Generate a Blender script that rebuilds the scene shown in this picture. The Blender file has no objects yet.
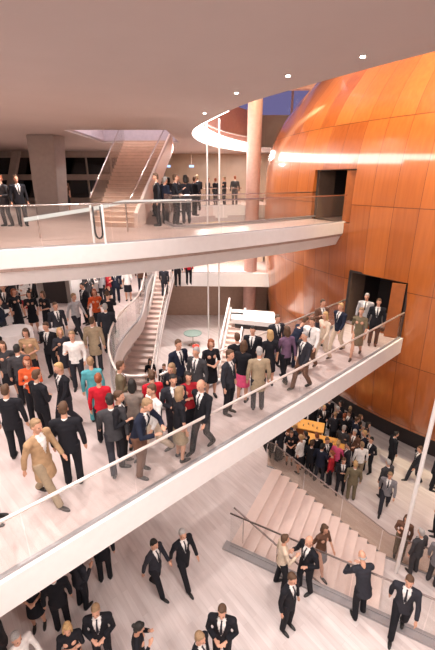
import bpy, bmesh, math, random
from mathutils import Vector, Matrix, noise
random.seed(7)
C = bpy.context.scene.collection
PI = math.pi

# ------------------------------------------------------------------ camera
TH = math.radians(21); F = 380.0; CZ = 9.42
cam_d = bpy.data.cameras.new('camera'); cam = bpy.data.objects.new('camera', cam_d); C.objects.link(cam)
cam.location = (0, 0, CZ); cam.rotation_euler = (PI/2 - TH, 0, 0)
cam_d.sensor_fit = 'VERTICAL'; cam_d.sensor_height = 36; cam_d.lens = F/650*36; cam_d.clip_end = 300
bpy.context.scene.camera = cam
# ------------------------------------------------------------------ exposure, world
vs = bpy.context.scene.view_settings
vs.view_transform = 'Standard'; vs.look = 'None'; vs.gamma = 1; vs.use_curve_mapping = False; vs.exposure = 0.14
w = bpy.data.worlds.new('dusk'); bpy.context.scene.world = w; w.use_nodes = True
w.node_tree.nodes['Background'].inputs[0].default_value = (0.25, 0.21, 0.34, 1)
w.node_tree.nodes['Background'].inputs[1].default_value = 0.9
# ------------------------------------------------------------------ lamps of the building and added fill
WARM = (1.0, 0.91, 0.88)
def area(loc, size, power, col=WARM, rot=(0, 0, 0)):
    l = bpy.data.lights.new('downlight', 'AREA'); l.shape = 'DISK'; l.size = size; l.energy = power; l.color = col
    o = bpy.data.objects.new('downlight', l); o.location = loc; o.rotation_euler = rot; C.objects.link(o); return o  # object name shared by building lamps and added fill
def spot(loc, target, power, ang=80, col=WARM, r=0.12, blend=0.6):
    l = bpy.data.lights.new('spotlight', 'SPOT'); l.energy = power; l.color = col; l.spot_size = math.radians(ang)
    l.spot_blend = blend; l.shadow_soft_size = r
    o = bpy.data.objects.new('spotlight', l); o.location = loc; C.objects.link(o)
    o.rotation_euler = (Vector(target)-Vector(loc)).to_track_quat('-Z', 'Y').to_euler(); return o
ZC = 11.3
# large fill lamps added behind and above the frame for even brightness
for x in (-9, -4.5, 0, 4.5, 9):
    for y in (-4.5, 0.2):
        area((x, y, ZC-.03), 1.1, 144)
for x, y in ((-8, 3.5), (-3.5, 3.6), (0.6, 3.6)):
    area((x, y, ZC-.03), 1.0, 200)  # added fill that brightens the bridge fascias
# narrow downlights in the visible part of the ceiling
for x, y in ((-3.0, 8.5), (-6.5, 8.5), (-10, 9), (-1.4, 13), (-6, 14), (-11, 14.5), (-12, 20), (-7, 25.5), (-2.3, 22.5)):
    spot((x, y, ZC-.06), (x, y, 0), 700, 120, r=.05)
# lamps under the balcony deck
for x in (-13, -9, -5):
    for y in (10, 14, 18, 22.5):
        if (x, y) == (-5, 10): y = 11.3
        area((x, y, 6.83), .5, 18)
# lamps beyond the void, under the far walkways, and added to brighten the stairs
for x, y, z, p in ((-1, 28, 11.2, 300), (2, 29, 11.2, 300), (-1.2, 25, 6.9, 160), (1.4, 25.2, 6.9, 160), (-1.6, 24.6, 3.0, 18), (-8, 24, 2.9, 60), (-4.6, 16.6, 6.88, 110), (-3.6, 20.2, 6.88, 130), (-4.0, 20, 14.1, 160)):
    area((x, y, z), .5, p)
# roof lamps above the opening, aimed at the dome and down the void
for x, y, p in ((4.6, 11.5, 4200), (8.5, 8.0, 6800), (2.0, 17.5, 1500), (1.6, 23.5, 900)):
    spot((x, y, 16.4), (x+4.5, y+4.5, 10.2), p, 95, (1, .80, .48), r=.2)
for x, y, p in ((0.9, 15, 5000), (0.6, 20, 5200), (4.2, 10, 1700), (0.4, 25, 1400), (9.5, 5.5, 900)):
    spot((x, y, 16.4), (x-.4, y-.3, 0), p, 62, (1, .93, .89), r=.25)
# lamps below the near balcony over the lower hall
for x, y in ((-5, -1), (0, -1), (5, -1), (9, 1), (2, 1.5)):
    area((x, y, 7.0), .8, 130)
# hall lamps beneath the big wooden drum
for x, y in ((3.2, 15.2), (9.5, 8.5)):
    spot((x, y, 3.4), (x, y, -2), 60, 120, (1, .7, .4), r=.1)

# ------------------------------------------------------------------ pixel helpers
cth, sth = math.cos(TH), math.sin(TH)
def at(px, py, z):
    u = (px-217.5)/F; v = (py-325)/F
    r = Vector((u, cth - v*sth, -(sth+v*cth))); k = (z-CZ)/r.z
    return Vector((0, 0, CZ)) + r*k

# ------------------------------------------------------------------ materials
M = {}
def mat(name, col, rough=.6, metal=0, var=.06, scale=6, bump=0, spec=.5, coat=0):
    if name in M: return M[name]
    m = bpy.data.materials.new(name); m.use_nodes = True; nt = m.node_tree; b = nt.nodes['Principled BSDF']
    b.inputs['Roughness'].default_value = rough; b.inputs['Metallic'].default_value = metal
    b.inputs['Specular IOR Level'].default_value = spec; b.inputs['Coat Weight'].default_value = coat
    tc = nt.nodes.new('ShaderNodeTexCoord'); n = nt.nodes.new('ShaderNodeTexNoise'); n.inputs['Scale'].default_value = scale
    n.inputs['Detail'].default_value = 3
    nt.links.new(tc.outputs['Object'], n.inputs['Vector'])
    r = nt.nodes.new('ShaderNodeValToRGB')
    r.color_ramp.elements[0].position = .3; r.color_ramp.elements[1].position = .7
    r.color_ramp.elements[0].color = tuple(min(1, c*(1-var)) for c in col)+(1,)
    r.color_ramp.elements[1].color = tuple(min(1, c*(1+var)) for c in col)+(1,)
    nt.links.new(n.outputs['Fac'], r.inputs['Fac']); nt.links.new(r.outputs['Color'], b.inputs['Base Color'])
    if bump:
        bp = nt.nodes.new('ShaderNodeBump'); bp.inputs['Strength'].default_value = bump
        nt.links.new(n.outputs['Fac'], bp.inputs['Height']); nt.links.new(bp.outputs['Normal'], b.inputs['Normal'])
    M[name] = m; return m
def emit(name, col, s):
    if name in M: return M[name]
    m = bpy.data.materials.new(name); m.use_nodes = True; nt = m.node_tree; nt.nodes.clear()
    e = nt.nodes.new('ShaderNodeEmission'); e.inputs[0].default_value = col+(1,); e.inputs[1].default_value = s
    o = nt.nodes.new('ShaderNodeOutputMaterial'); nt.links.new(e.outputs[0], o.inputs[0]); M[name] = m; return m
def glass_mat(name, tint, refl=.9, haze=.0):
    m = bpy.data.materials.new(name); m.use_nodes = True; nt = m.node_tree; nt.nodes.clear()
    t = nt.nodes.new('ShaderNodeBsdfTransparent'); t.inputs[0].default_value = tint+(1,)
    g = nt.nodes.new('ShaderNodeBsdfGlossy'); g.inputs['Roughness'].default_value = .03
    lw = nt.nodes.new('ShaderNodeLayerWeight'); pw = nt.nodes.new('ShaderNodeMath'); pw.operation = 'POWER'; pw.inputs[1].default_value = 5
    nt.links.new(lw.outputs['Facing'], pw.inputs[0])
    f = nt.nodes.new('ShaderNodeMath'); f.operation = 'MULTIPLY_ADD'; f.inputs[1].default_value = .9; f.inputs[2].default_value = .035
    nt.links.new(pw.outputs[0], f.inputs[0])
    mul = nt.nodes.new('ShaderNodeMath'); mul.operation = 'MULTIPLY'; mul.inputs[1].default_value = refl
    mx = nt.nodes.new('ShaderNodeMixShader'); o = nt.nodes.new('ShaderNodeOutputMaterial')
    nt.links.new(f.outputs[0], mul.inputs[0]); nt.links.new(mul.outputs[0], mx.inputs[0])
    nt.links.new(t.outputs[0], mx.inputs[1]); nt.links.new(g.outputs[0], mx.inputs[2])
    last = mx
    if haze:
        d = nt.nodes.new('ShaderNodeBsdfDiffuse'); d.inputs[0].default_value = (.8, .75, .7, 1)
        m2 = nt.nodes.new('ShaderNodeMixShader'); m2.inputs[0].default_value = haze
        nt.links.new(mx.outputs[0], m2.inputs[1]); nt.links.new(d.outputs[0], m2.inputs[2]); last = m2
    nt.links.new(last.outputs[0], o.inputs[0]); M[name] = m; return m
def plank_mat(name, c1, c2, bw, bh, ang=0, rough=.35, mortar=(.3, .22, .18), msize=.008, spec=.5):
    m = bpy.data.materials.new(name); m.use_nodes = True; nt = m.node_tree; b = nt.nodes['Principled BSDF']
    tc = nt.nodes.new('ShaderNodeTexCoord'); mp = nt.nodes.new('ShaderNodeMapping'); mp.inputs['Rotation'].default_value = (0, 0, ang)
    br = nt.nodes.new('ShaderNodeTexBrick'); br.inputs['Color1'].default_value = c1+(1,); br.inputs['Color2'].default_value = c2+(1,)
    br.inputs['Mortar'].default_value = mortar+(1,); br.inputs['Mortar Size'].default_value = msize
    br.inputs['Brick Width'].default_value = bw; br.inputs['Row Height'].default_value = bh; br.inputs['Scale'].default_value = 1
    n = nt.nodes.new('ShaderNodeTexNoise'); n.inputs['Scale'].default_value = 1.3; n.inputs['Detail'].default_value = 5
    mp2 = nt.nodes.new('ShaderNodeMapping'); mp2.inputs['Scale'].default_value = (1, 8, 1)
    mx = nt.nodes.new('ShaderNodeMix'); mx.data_type = 'RGBA'; mx.blend_type = 'MULTIPLY'; mx.inputs['Factor'].default_value = .35
    r = nt.nodes.new('ShaderNodeValToRGB'); r.color_ramp.elements[0].color = (.62, .58, .56, 1); r.color_ramp.elements[1].color = (1, 1, 1, 1)
    r.color_ramp.elements[0].position = .3; r.color_ramp.elements[1].position = .65
    L = nt.links.new
    L(tc.outputs['Object'], mp.inputs[0]); L(mp.outputs[0], br.inputs['Vector']); L(mp.outputs[0], mp2.inputs[0]); L(mp2.outputs[0], n.inputs['Vector'])
    L(n.outputs['Fac'], r.inputs[0]); L(br.outputs['Color'], mx.inputs['A']); L(r.outputs['Color'], mx.inputs['B'])
    L(mx.outputs['Result'], b.inputs['Base Color']); b.inputs['Roughness'].default_value = rough; b.inputs['Specular IOR Level'].default_value = spec
    M[name] = m; return m

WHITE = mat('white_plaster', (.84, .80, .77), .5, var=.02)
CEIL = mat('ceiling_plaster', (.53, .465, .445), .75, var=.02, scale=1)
DRUMW = mat('drum_wall', (.55, .32, .27), .6, var=.05)
BEIGE = plank_mat('beige_panels', (.36, .26, .18), (.42, .31, .22), 1.5, .9, 0, .4)
FLOOR = plank_mat('maple_floor', (.66, .57, .54), (.75, .67, .64), 1.6, .14, .9, .38, (.60, .51, .48), .003)
FLOOR2 = plank_mat('foyer_floor', (.60, .49, .46), (.68, .56, .53), 1.6, .14, .75, .35, (.58, .48, .44), .003)
DECK = plank_mat('deck_floor', (.42, .30, .25), (.47, .34, .29), 1.8, .2, .5, .3, (.35, .25, .2), .006)
STEP = mat('step_maple', (.80, .64, .57), .45, var=.03)
RISER = mat('riser_maple', (.74, .60, .54), .6, var=.03)
BROWN = mat('brown_timber', (.56, .38, .28), .5, var=.1)
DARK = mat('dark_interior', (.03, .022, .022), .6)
DGREY = mat('grey_steel_wall', (.20, .17, .16), .5)
STONE = mat('grey_concrete', (.38, .33, .30), .7, var=.05)
STEEL = mat('brushed_steel', (.62, .57, .53), .25, 1, var=.03)
KERB = mat('grey_kerb', (.36, .34, .34), .4, .4)
BLACK = mat('black_rubber', (.02, .02, .02), .5)
GLASS = glass_mat('clear_glass', (.965, .965, .96), .9, .02)
GLASSB = glass_mat('bronze_glass', (.86, .81, .76), 1.1, .02)
WINDOW = glass_mat('night_window', (.10, .11, .15), 1.2)
SKYG = glass_mat('skylight_glass', (.80, .82, .95), .8)
LED = emit('led_cove', (1.0, .92, .86), 12.0)
LAMP = emit('lamp_glow', (1.0, .92, .85), 25.0)
EXIT = emit('exit_glow', (.45, .65, 1.0), 1.6)
CLOTH = mat('white_linen', (.82, .76, .74), .8, var=.03)
ORANGE = mat('orange_counter', (.85, .42, .10), .4, var=.08)
DOORW = mat('door_wood', (.30, .085, .02), .35, var=.1)

# ------------------------------------------------------------------ mesh helpers
def tag(o, label=None, cat=None, group=None, kind=None):
    if label: o['label'] = label
    if cat: o['category'] = cat
    if group: o['group'] = group
    if kind: o['kind'] = kind
    return o
def empty(name, loc=(0, 0, 0), rz=0, label=None, cat=None, group=None):
    o = bpy.data.objects.new(name, None); o.empty_display_size = .1; C.objects.link(o); o.location = loc; o.rotation_euler = (0, 0, rz)
    return tag(o, label, cat, group)
def link(name, bm, m, parent=None, smooth=False, kind=None):
    bmesh.ops.recalc_face_normals(bm, faces=bm.faces)
    me = bpy.data.meshes.new(name)
    if smooth:
        for f in bm.faces: f.smooth = True
    bm.to_mesh(me); bm.free(); me.materials.append(m)
    o = bpy.data.objects.new(name, me); C.objects.link(o)
    if parent:
        o.parent = parent; o.matrix_parent_inverse = Matrix.Translation(-parent.location) if parent.location.length and not parent.get('loc_local') else Matrix()
    if kind: o['kind'] = kind
    return o
def prism(bm, poly, z0, z1, shift=None):
    """poly (x,y); z0,z1 heights; shift = per-vertex bottom offset"""
    b = [bm.verts.new((p[0], p[1], z0)) for p in poly]; t = [bm.verts.new((p[0], p[1], z1)) for p in poly]
    n = len(poly)
    for i in range(n):
        j = (i+1) % n; bm.faces.new((b[i], b[j], t[j], t[i]))
    if n > 6:
        for lp in (b, t):
            es = [bm.edges.get((lp[i], lp[(i+1) % n])) for i in range(n)]
            bmesh.ops.triangle_fill(bm, edges=es, use_beauty=False)
        return
    fs = [bm.faces.new(b[::-1]), bm.faces.new(t)]
    bmesh.ops.triangulate(bm, faces=fs)
def box(bm, x0, x1, y0, y1, z0, z1): prism(bm, [(x0, y0), (x1, y0), (x1, y1), (x0, y1)], z0, z1)
def seg(bm, a, b, th, h0, h1, off=0):
    """upright slab from a to b (3d points giving base heights)"""
    a = Vector(a); b = Vector(b); d = Vector((b.x-a.x, b.y-a.y, 0)).normalized(); n = Vector((-d.y, d.x, 0))
    vs_ = []
    for p in (a, b):
        for s in (off-th/2, off+th/2):
            for h in (h0, h1): vs_.append(bm.verts.new(p + n*s + Vector((0, 0, h))))
    v = vs_
    for f in ((0, 1, 3, 2), (4, 6, 7, 5), (0, 4, 5, 1), (2, 3, 7, 6), (1, 5, 7, 3), (0, 2, 6, 4)): bm.faces.new([v[i] for i in f])
def tube(bm, pts, r, n=10, cap=True, sq=(1, 1)):
    pts = [Vector(p) for p in pts]; rs = r if isinstance(r, (list, tuple)) else [r]*len(pts)
    rings = []; up = Vector((0, 0, 1))
    for i, p in enumerate(pts):
        d = (pts[min(i+1, len(pts)-1)] - pts[max(i-1, 0)]).normalized()
        a = d.cross(up) if abs(d.z) < .95 else d.cross(Vector((0, 1, 0)))
        a.normalize(); b = d.cross(a).normalized()
        if rings and a.dot(la) < 0: a = -a; b = -b
        la = a
        rings.append([bm.verts.new(p + a*math.cos(2*PI*k/n)*rs[i]*sq[0] + b*math.sin(2*PI*k/n)*rs[i]*sq[1]) for k in range(n)])
    for i in range(len(rings)-1):
        for k in range(n): bm.faces.new((rings[i][k], rings[i][(k+1) % n], rings[i+1][(k+1) % n], rings[i+1][k]))
    if cap: bm.faces.new(rings[0][::-1]); bm.faces.new(rings[-1])
def loft(bm, rings, n=20):
    """rings: (cx,cy,z,rx,ry)"""
    R = [[bm.verts.new((cx+rx*math.cos(2*PI*k/n), cy+ry*math.sin(2*PI*k/n), z)) for k in range(n)] for cx, cy, z, rx, ry in rings]
    for i in range(len(R)-1):
        for k in range(n): bm.faces.new((R[i][k], R[i][(k+1) % n], R[i+1][(k+1) % n], R[i+1][k]))
    bm.faces.new(R[0][::-1]); bm.faces.new(R[-1])
def ell(bm, c, r, seg_=16, rings=10, rot=None):
    mtx = Matrix.Translation(Vector(c)) @ (rot.to_4x4() if rot else Matrix()) @ Matrix.Diagonal((r[0], r[1], r[2], 1))
    bmesh.ops.create_uvsphere(bm, u_segments=seg_, v_segments=rings, radius=1, matrix=mtx)
def spline(P, k=6, closed=False):
    out = []; n = len(P)
    for i in range(n if closed else n-1):
        g = lambda j: Vector(P[j % n]) if closed else Vector(P[max(0, min(n-1, j))])
        a, b, c, d = g(i-1), g(i), g(i+1), g(i+2)
        for s in range(k):
            t = s/k; out.append(.5*((2*b)+(c-a)*t+(2*a-5*b+4*c-d)*t*t+(3*b-a-3*c+d)*t**3))
    if not closed: out.append(Vector(P[-1]))
    return out
def new(): return bmesh.new()

# ------------------------------------------------------------------ SETTING
F0, F1, F2, LL = 0.0, 3.8, 7.8, -2.0
RF = (1.6, 14.2)
# lower hall floor
bm = new(); box(bm, -17, 32, -8, 34, -2.6, -2.0); link('floor_lower', bm, FLOOR, kind='structure')
# main foyer floor (z=0) with the lower hall cut out on the right
dx, dy = .886, -.463; nx, ny = .463, .886
G0 = Vector((.34, 7.61)); TOPF = Vector((1.94, 10.6))
poly = [(-17, -8), (16, -8), (16, -.57), (G0.x, G0.y), (TOPF.x, TOPF.y), (1.5, 13), (1.9, 16), (2.6, 19), (3.4, 23), (3.6, 33), (-17, 33)]
bm = new(); prism(bm, poly, -2.0, 0); link('floor_main', bm, FLOOR, kind='structure')
# foyer deck at z=3.8 with the long diagonal bridge
P_f = [(-14, -6.11), (-3.23, 3.88), (2.21, 8.78), (6.95, 13.18)]
NOTCH = [(p.x, p.y) for p in spline([Vector((a, b, 0)) for a, b in [(-1.45, 8.55), (-2.1, 8.38), (-2.6, 8.8), (-3.2, 10.35), (-3.5, 12.2), (-3.45, 13.8), (-3.3, 15.5), (-3.6, 18.3), (-3.95, 21), (-4.05, 23.4)]], 3)]
P_b = [(5.25, 14.95), (.58, 10.5)] + NOTCH
deck1 = P_f + P_b + [(-2.7, 23.4), (3.3, 23.2), (3.5, 26), (3.5, 33), (-17, 33), (-17, -6.1)]
bm = new(); prism(bm, deck1, 3.32, 3.8); link('floor_foyer_deck', bm, FLOOR2, kind='structure')
def fascia(name, path, z0, z1, th, m, bev=0):
    bm = new()
    for a, b in zip(path[:-1], path[1:]): seg(bm, (a[0], a[1], 0), (b[0], b[1], 0), th, z0, z1)
    return link(name, bm, m, kind='structure')
fascia('trim_1', P_f, 3.24, 3.84, .08, WHITE)
fascia('trim_2', P_b, 3.24, 3.86, .07, WHITE)
fascia('trim_3', [(-2.7, 23.4), (3.3, 23.2)], 3.1, 3.95, .1, WHITE)
# balcony deck at z=7.8 with the upper bridge
Q_f = [(-17, 4.3), (-5.18, 9.07), (-3.05, 9.94), (-.52, 11.38), (2.93, 13.83), (5.55, 16.05)]
Q_f = [tuple(p) for p in spline([Vector((a, b, 0)) for a, b in Q_f], 5)]; Q_f = [(p[0], p[1]) for p in Q_f]
Q_b = [(4.45, 17.7), (1.65, 15.45), (-.4, 14.0), (-1.5, 13.7), (-1.95, 15), (-2.15, 17.5), (-2.15, 21), (-1.6, 23.4), (-.3, 24.6), (1.5, 25), (3.4, 24.9)]
bm = new(); prism(bm, Q_f+Q_b+[(3.4, 33), (-17, 33)], 7.3, 7.8); link('floor_balcony', bm, DECK, kind='structure')
# front fascia: upright face then sloping soffit
bm = new()
ins = []
for i, p in enumerate(Q_f):
    a = Vector(Q_f[max(0, i-1)]); b = Vector(Q_f[min(len(Q_f)-1, i+1)]); d = (b-a).normalized(); ins.append(Vector((-d.y, d.x)))
rows = [[bm.verts.new((p[0]+n.x*o, p[1]+n.y*o, z)) for p, n in zip(Q_f, ins)] for o, z in ((.16, 7.84), (-.03, 7.84), (-.03, 7.39), (.03, 7.36), (.3, 6.9), (1.9, 6.9))]
for r in range(len(rows)-1):
    for i in range(len(Q_f)-1): bm.faces.new((rows[r][i], rows[r][i+1], rows[r+1][i+1], rows[r+1][i]))
link('trim_4', bm, WHITE, kind='structure')
fascia('trim_5', Q_b, 7.15, 7.9, .1, WHITE)
# balcony soffit
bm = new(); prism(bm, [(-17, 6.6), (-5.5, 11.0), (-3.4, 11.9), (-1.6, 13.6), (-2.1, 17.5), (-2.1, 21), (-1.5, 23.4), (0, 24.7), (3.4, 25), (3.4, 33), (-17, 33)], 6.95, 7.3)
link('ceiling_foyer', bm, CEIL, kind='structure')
# near balcony where the photographer stands (behind the picture)
bm = new(); box(bm, -17, 16, -8, -.7, 7.3, 7.8); link('floor_near_balcony', bm, DECK, kind='structure')
# walls
bm = new(); box(bm, -17.3, -17, -8, 34, -2.6, 17.2); link('wall_left', bm, WHITE, kind='structure')
bm = new(); box(bm, -17, 32, -8.3, -8, -2.6, 17.2); link('wall_front', bm, WHITE, kind='structure')
bm = new(); box(bm, 32, 32.3, -8, 34, -2.6, 17.2); link('wall_right', bm, WHITE, kind='structure')
bm = new(); box(bm, -17, -4.2, 33, 33.3, -2.6, 14); box(bm, -4.2, 32, 33, 33.3, -2.6, 7.8); link('wall_back', bm, STONE, kind='structure')
bm = new(); box(bm, -4.2, 32, 32.9, 33.2, 7.8, 14.0); link('wall_timber', bm, BEIGE, kind='structure')
bm = new(); box(bm, -17, 3.6, 26.6, 26.8, 0, 3.32); link('wall_under_deck', bm, mat('shaded_brown_wall', (.42, .28, .21), .6), kind='structure')  # brown wall, darkened to hold the slab's shade in its colour
# right bound of the F1/F2 rear zone, cream wall against the drum
bm = new(); box(bm, -2.2, 3.3, 27.5, 27.7, 3.8, 6.95); link('wall_cream', bm, mat('cream_wall', (.72, .58, .42), .6), kind='structure')
# ceiling with the curved opening round the dome
hole = [(16, -5.5), (9.5, 0.6), (5.9, 3.9), (3.45, 7.1), (2.1, 9.2), (.85, 11.4), (-.15, 14.2), (-.95, 17.2), (-1.15, 20.0), (-.85, 23.2), (-.1, 26.2), (1.1, 29), (2.6, 31.4)]
HP = [(p.x, p.y) for p in spline([Vector((a, b, 0)) for a, b in hole], 5)]
closed = HP + [(32, 31.4), (32, -5.5)]
bm = new()
def ring_slab(bm, outer, holes, z0, z1):
    es = []
    for lp in [outer]+holes:
        v = [bm.verts.new((p[0], p[1], z0)) for p in lp]
        es += [bm.edges.new((v[i], v[(i+1) % len(v)])) for i in range(len(v))]
    bmesh.ops.triangle_fill(bm, edges=es, use_beauty=True)
    r = bmesh.ops.extrude_face_region(bm, geom=bm.faces[:])
    for v in r['geom']:
        if isinstance(v, bmesh.types.BMVert): v.co.z = z1
SH = [(-6.3, 17.4), (-2.1, 17.4), (-2.1, 23.2), (-6.3, 23.2)]
C2 = HP + [(31.9, 31.4), (31.9, -5.5)]
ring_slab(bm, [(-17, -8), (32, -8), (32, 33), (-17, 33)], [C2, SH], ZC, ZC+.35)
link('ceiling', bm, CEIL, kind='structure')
# shaft over the stair
bm = new()
SP = SH+[SH[0]]
for a, b in zip(SP[:-1], SP[1:]): seg(bm, (a[0], a[1], 0), (b[0], b[1], 0), .1, ZC+.1, 14.2)
box(bm, -6.35, -2.05, 17.3, 23.3, 14.2, 14.3); link('wall_stair_shaft', bm, mat('lilac_lit_plaster', (.58, .50, .56), .7), kind='structure')  # lavender light tinted into the shaft plaster
# drum wall above the opening, LED cove on its lower edge
fascia('wall_drum', HP, ZC+.3, 14.0, .12, DRUMW)
bm = new(); box(bm, -17, 32, -8, 4.2, 17, 17.2); box(bm, -17, 32, 24, 30, 17, 17.2); box(bm, -17, 1.2, 4.2, 24, 17, 17.2); box(bm, 22, 32, 4.2, 24, 17, 17.2)
link('ceiling_roof', bm, DRUMW, kind='structure')
bm = new(); box(bm, 1.2, 22, 4.2, 24, 17.05, 17.09); sk = link('window_1', bm, SKYG, kind='structure')
for k in range(7):
    bm = new(); box(bm, 1.2+k*3.4, 1.34+k*3.4, 4.2, 24, 16.8, 17.04); link('glazing_bar', bm, STEEL, sk)

bm = new(); box(bm, -17, 32, 33.0, 33.06, 14, 17); sk2 = link('window_20', bm, SKYG, kind='structure')
for k in range(12):
    bm = new(); box(bm, -4+k*2.4, -3.85+k*2.4, 32.9, 33.1, 14, 17); link('mullion', bm, DRUMW, sk2)
bm = new(); box(bm, -8, 14, 27, 27.5, 14.6, 15.0); link('trim_9', bm, mat('pink_beam', (.7, .4, .32), .5), kind='structure')
# LED cove (a lamp) along the far left rim
cove = empty('cove_light', (0, 0, 0), 0, 'glowing white strip of light curving round the rim of the ceiling opening', 'light')
sub = HP[2:]
bm = new(); bm2 = new()
for i in range(len(sub)-1):
    lo = ZC+.42 if i < 26 else ZC+.04
    seg(bm, (sub[i][0], sub[i][1], 0), (sub[i+1][0], sub[i+1][1], 0), .05, lo, ZC+.95 - .35*max(0, (i-34))/20, -.1)
    seg(bm2, (sub[i][0], sub[i][1], 0), (sub[i+1][0], sub[i+1][1], 0), .14, ZC+.96, ZC+1.02, -.1)
link('light_strip', bm, LED, cove); link('cove_lip', bm2, WHITE, cove)

# small ceiling downlights at the rim
for px, py, z in ((213, 116, ZC), (247, 96, ZC), (300, 79, ZC), (376, 60, ZC), (172, 155, 0), (186, 161, 0)):
    if z == 0: continue
    p = at(px, py-3, ZC)
    t = empty('ceiling_downlight', (p.x-.25, p.y-.1, ZC), 0, {213: 'small round downlight at the ceiling rim, nearest the glowing strip', 247: 'small round downlight at the ceiling rim, second from the glowing strip', 300: 'small round downlight at the ceiling rim, third from the glowing strip', 376: 'small round downlight at the ceiling rim, farthest right, over the wooden dome'}[px], 'light')
    bm = new(); loft(bm, [(0, 0, -.02, .06, .06), (0, 0, 0, .06, .06)]); link('trim_ring', bm, STEEL, t).matrix_parent_inverse = Matrix()
    bm = new(); loft(bm, [(0, 0, -.03, .04, .04), (0, 0, -.02, .04, .04)]); link('lamp_lens', bm, LAMP, t).matrix_parent_inverse = Matrix()

# ------------------------------------------------------------------ wooden drum / dome of the auditorium
CX, CY = 19.05, 23.68
KZ = [(-.35, 15.25), (0.2, 15.45), (1.8, 15.65), (3.8, 15.92), (5.8, 16.12), (7.8, 16.24), (9.8, 16.22), (11.4, 15.9), (13, 15.0), (15, 13.0), (16.6, 10.3)]
def wood_shell():
    m = bpy.data.materials.new('maple_shell'); m.use_nodes = True; nt = m.node_tree; b = nt.nodes['Principled BSDF']; L = nt.links.new
    def N(t, **k):
        n = nt.nodes.new(t)
        for a, v in k.items(): setattr(n, a, v)
        return n
    def math_(op, a, bb=None):
        n = N('ShaderNodeMath', operation=op)
        for i, v in enumerate((a, bb)):
            if v is None: continue
            if isinstance(v, (int, float)): n.inputs[i].default_value = v
            else: L(v, n.inputs[i])
        return n.outputs[0]
    tc = N('ShaderNodeTexCoord'); sp = N('ShaderNodeSeparateXYZ'); L(tc.outputs['Object'], sp.inputs[0])
    ang = math_('ARCTAN2', sp.outputs['Y'], sp.outputs['X'])
    u = math_('MULTIPLY', ang, 15.9/.88); v = math_('DIVIDE', math_('ADD', sp.outputs['Z'], 3.1), 2.9)
    row = math_('FLOOR', v)
    u = math_('ADD', u, math_('MULTIPLY', row, 0.0))
    fu = math_('FRACT', u); fv = math_('FRACT', v)
    col = math_('FLOOR', u)
    du = math_('MINIMUM', fu, math_('SUBTRACT', 1, fu)); dv = math_('MINIMUM', fv, math_('SUBTRACT', 1, fv))
    line = math_('MAXIMUM', math_('LESS_THAN', du, .010), math_('LESS_THAN', dv, .005))
    cb = N('ShaderNodeCombineXYZ'); L(col, cb.inputs[0]); L(row, cb.inputs[1])
    wn = N('ShaderNodeTexWhiteNoise'); L(cb.outputs[0], wn.inputs['Vector'])
    mp = N('ShaderNodeMapping'); mp.inputs['Scale'].default_value = (9, 9, .5); L(tc.outputs['Object'], mp.inputs[0])
    va = N('ShaderNodeVectorMath', operation='ADD'); L(mp.outputs[0], va.inputs[0]); L(wn.outputs['Color'], va.inputs[1])
    gn = N('ShaderNodeTexNoise'); gn.inputs['Scale'].default_value = 1; gn.inputs['Detail'].default_value = 6; L(va.outputs[0], gn.inputs['Vector'])
    f = math_('ADD', math_('MULTIPLY', wn.outputs['Value'], .42), math_('MULTIPLY', gn.outputs['Fac'], .58))
    r = N('ShaderNodeValToRGB'); e = r.color_ramp.elements
    e[0].position = .2; e[0].color = (.29, .068, .012, 1); e[1].position = .8; e[1].color = (.50, .142, .028, 1); L(f, r.inputs[0])
    mx = N('ShaderNodeMix', data_type='RGBA'); L(line, mx.inputs['Factor']); L(r.outputs[0], mx.inputs['A']); mx.inputs['B'].default_value = (.16, .04, .010, 1)
    L(mx.outputs['Result'], b.inputs['Base Color'])
    b.inputs['Roughness'].default_value = .34; b.inputs['Coat Weight'].default_value = 1; b.inputs['Coat IOR'].default_value = 1.6; b.inputs['Coat Roughness'].default_value = .09
    # slight cushion of every panel
    bp = N('ShaderNodeBump'); bp.inputs['Strength'].default_value = .25; bp.inputs['Distance'].default_value = .02
    wv = math_('MINIMUM', math_('MULTIPLY', du, 12), 1); L(wv, bp.inputs['Height']); L(bp.outputs[0], b.inputs['Normal'])
    return m
SHELL = wood_shell()
zr = []
for (z0, r0), (z1, r1) in zip(KZ[:-1], KZ[1:]):
    for k in range(4): zr.append((z0+(z1-z0)*k/4, r0+(r1-r0)*k/4))
zr.append(KZ[-1])
# smooth radii
rr = [r for _, r in zr]
for _ in range(6): rr = [rr[0]]+[(rr[i-1]+2*rr[i]+rr[i+1])/4 for i in range(1, len(rr)-1)]+[rr[-1]]
NS = 160
def rev(bm, prof):
    R = [[bm.verts.new((r*math.cos(2*PI*k/NS), r*math.sin(2*PI*k/NS), z)) for k in range(NS)] for r, z in prof]
    for i in range(len(R)):
        j = (i+1) % len(R)
        for k in range(NS): bm.faces.new((R[i][k], R[i][(k+1) % NS], R[j][(k+1) % NS], R[j][k]))
outer = [(r, z) for (z, _), r in zip(zr, rr)]
inner = [(r-.35, z) for r, z in outer][::-1]
bm = new(); rev(bm, outer+inner)
drum = link('auditorium_shell', bm, SHELL, smooth=True); drum.location = (CX, CY, 0)
tag(drum, 'huge rounded drum of glossy orange maple panels rising through all floors on the right', 'auditorium shell')
cut = new()
def door_box(bm, a, b, z0, z1, depth):
    a = Vector(a); b = Vector(b); d = (b-a).normalized(); n = Vector((-d.y, d.x))
    if n.dot(Vector((CX, CY))-a) < 0: n = -n
    q = [a-n*1.2, b-n*1.2, b+n*depth, a+n*depth]
    prism(bm, [(p.x, p.y) for p in q], z0, z1)
D1 = ((5.25, 15.0), (6.95, 13.15)); D2 = ((4.35, 17.65), (5.5, 16.1))
D1 = ((5.40, 15.15), (6.88, 13.25)); D2 = ((4.32, 17.50), (5.50, 15.50))
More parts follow.
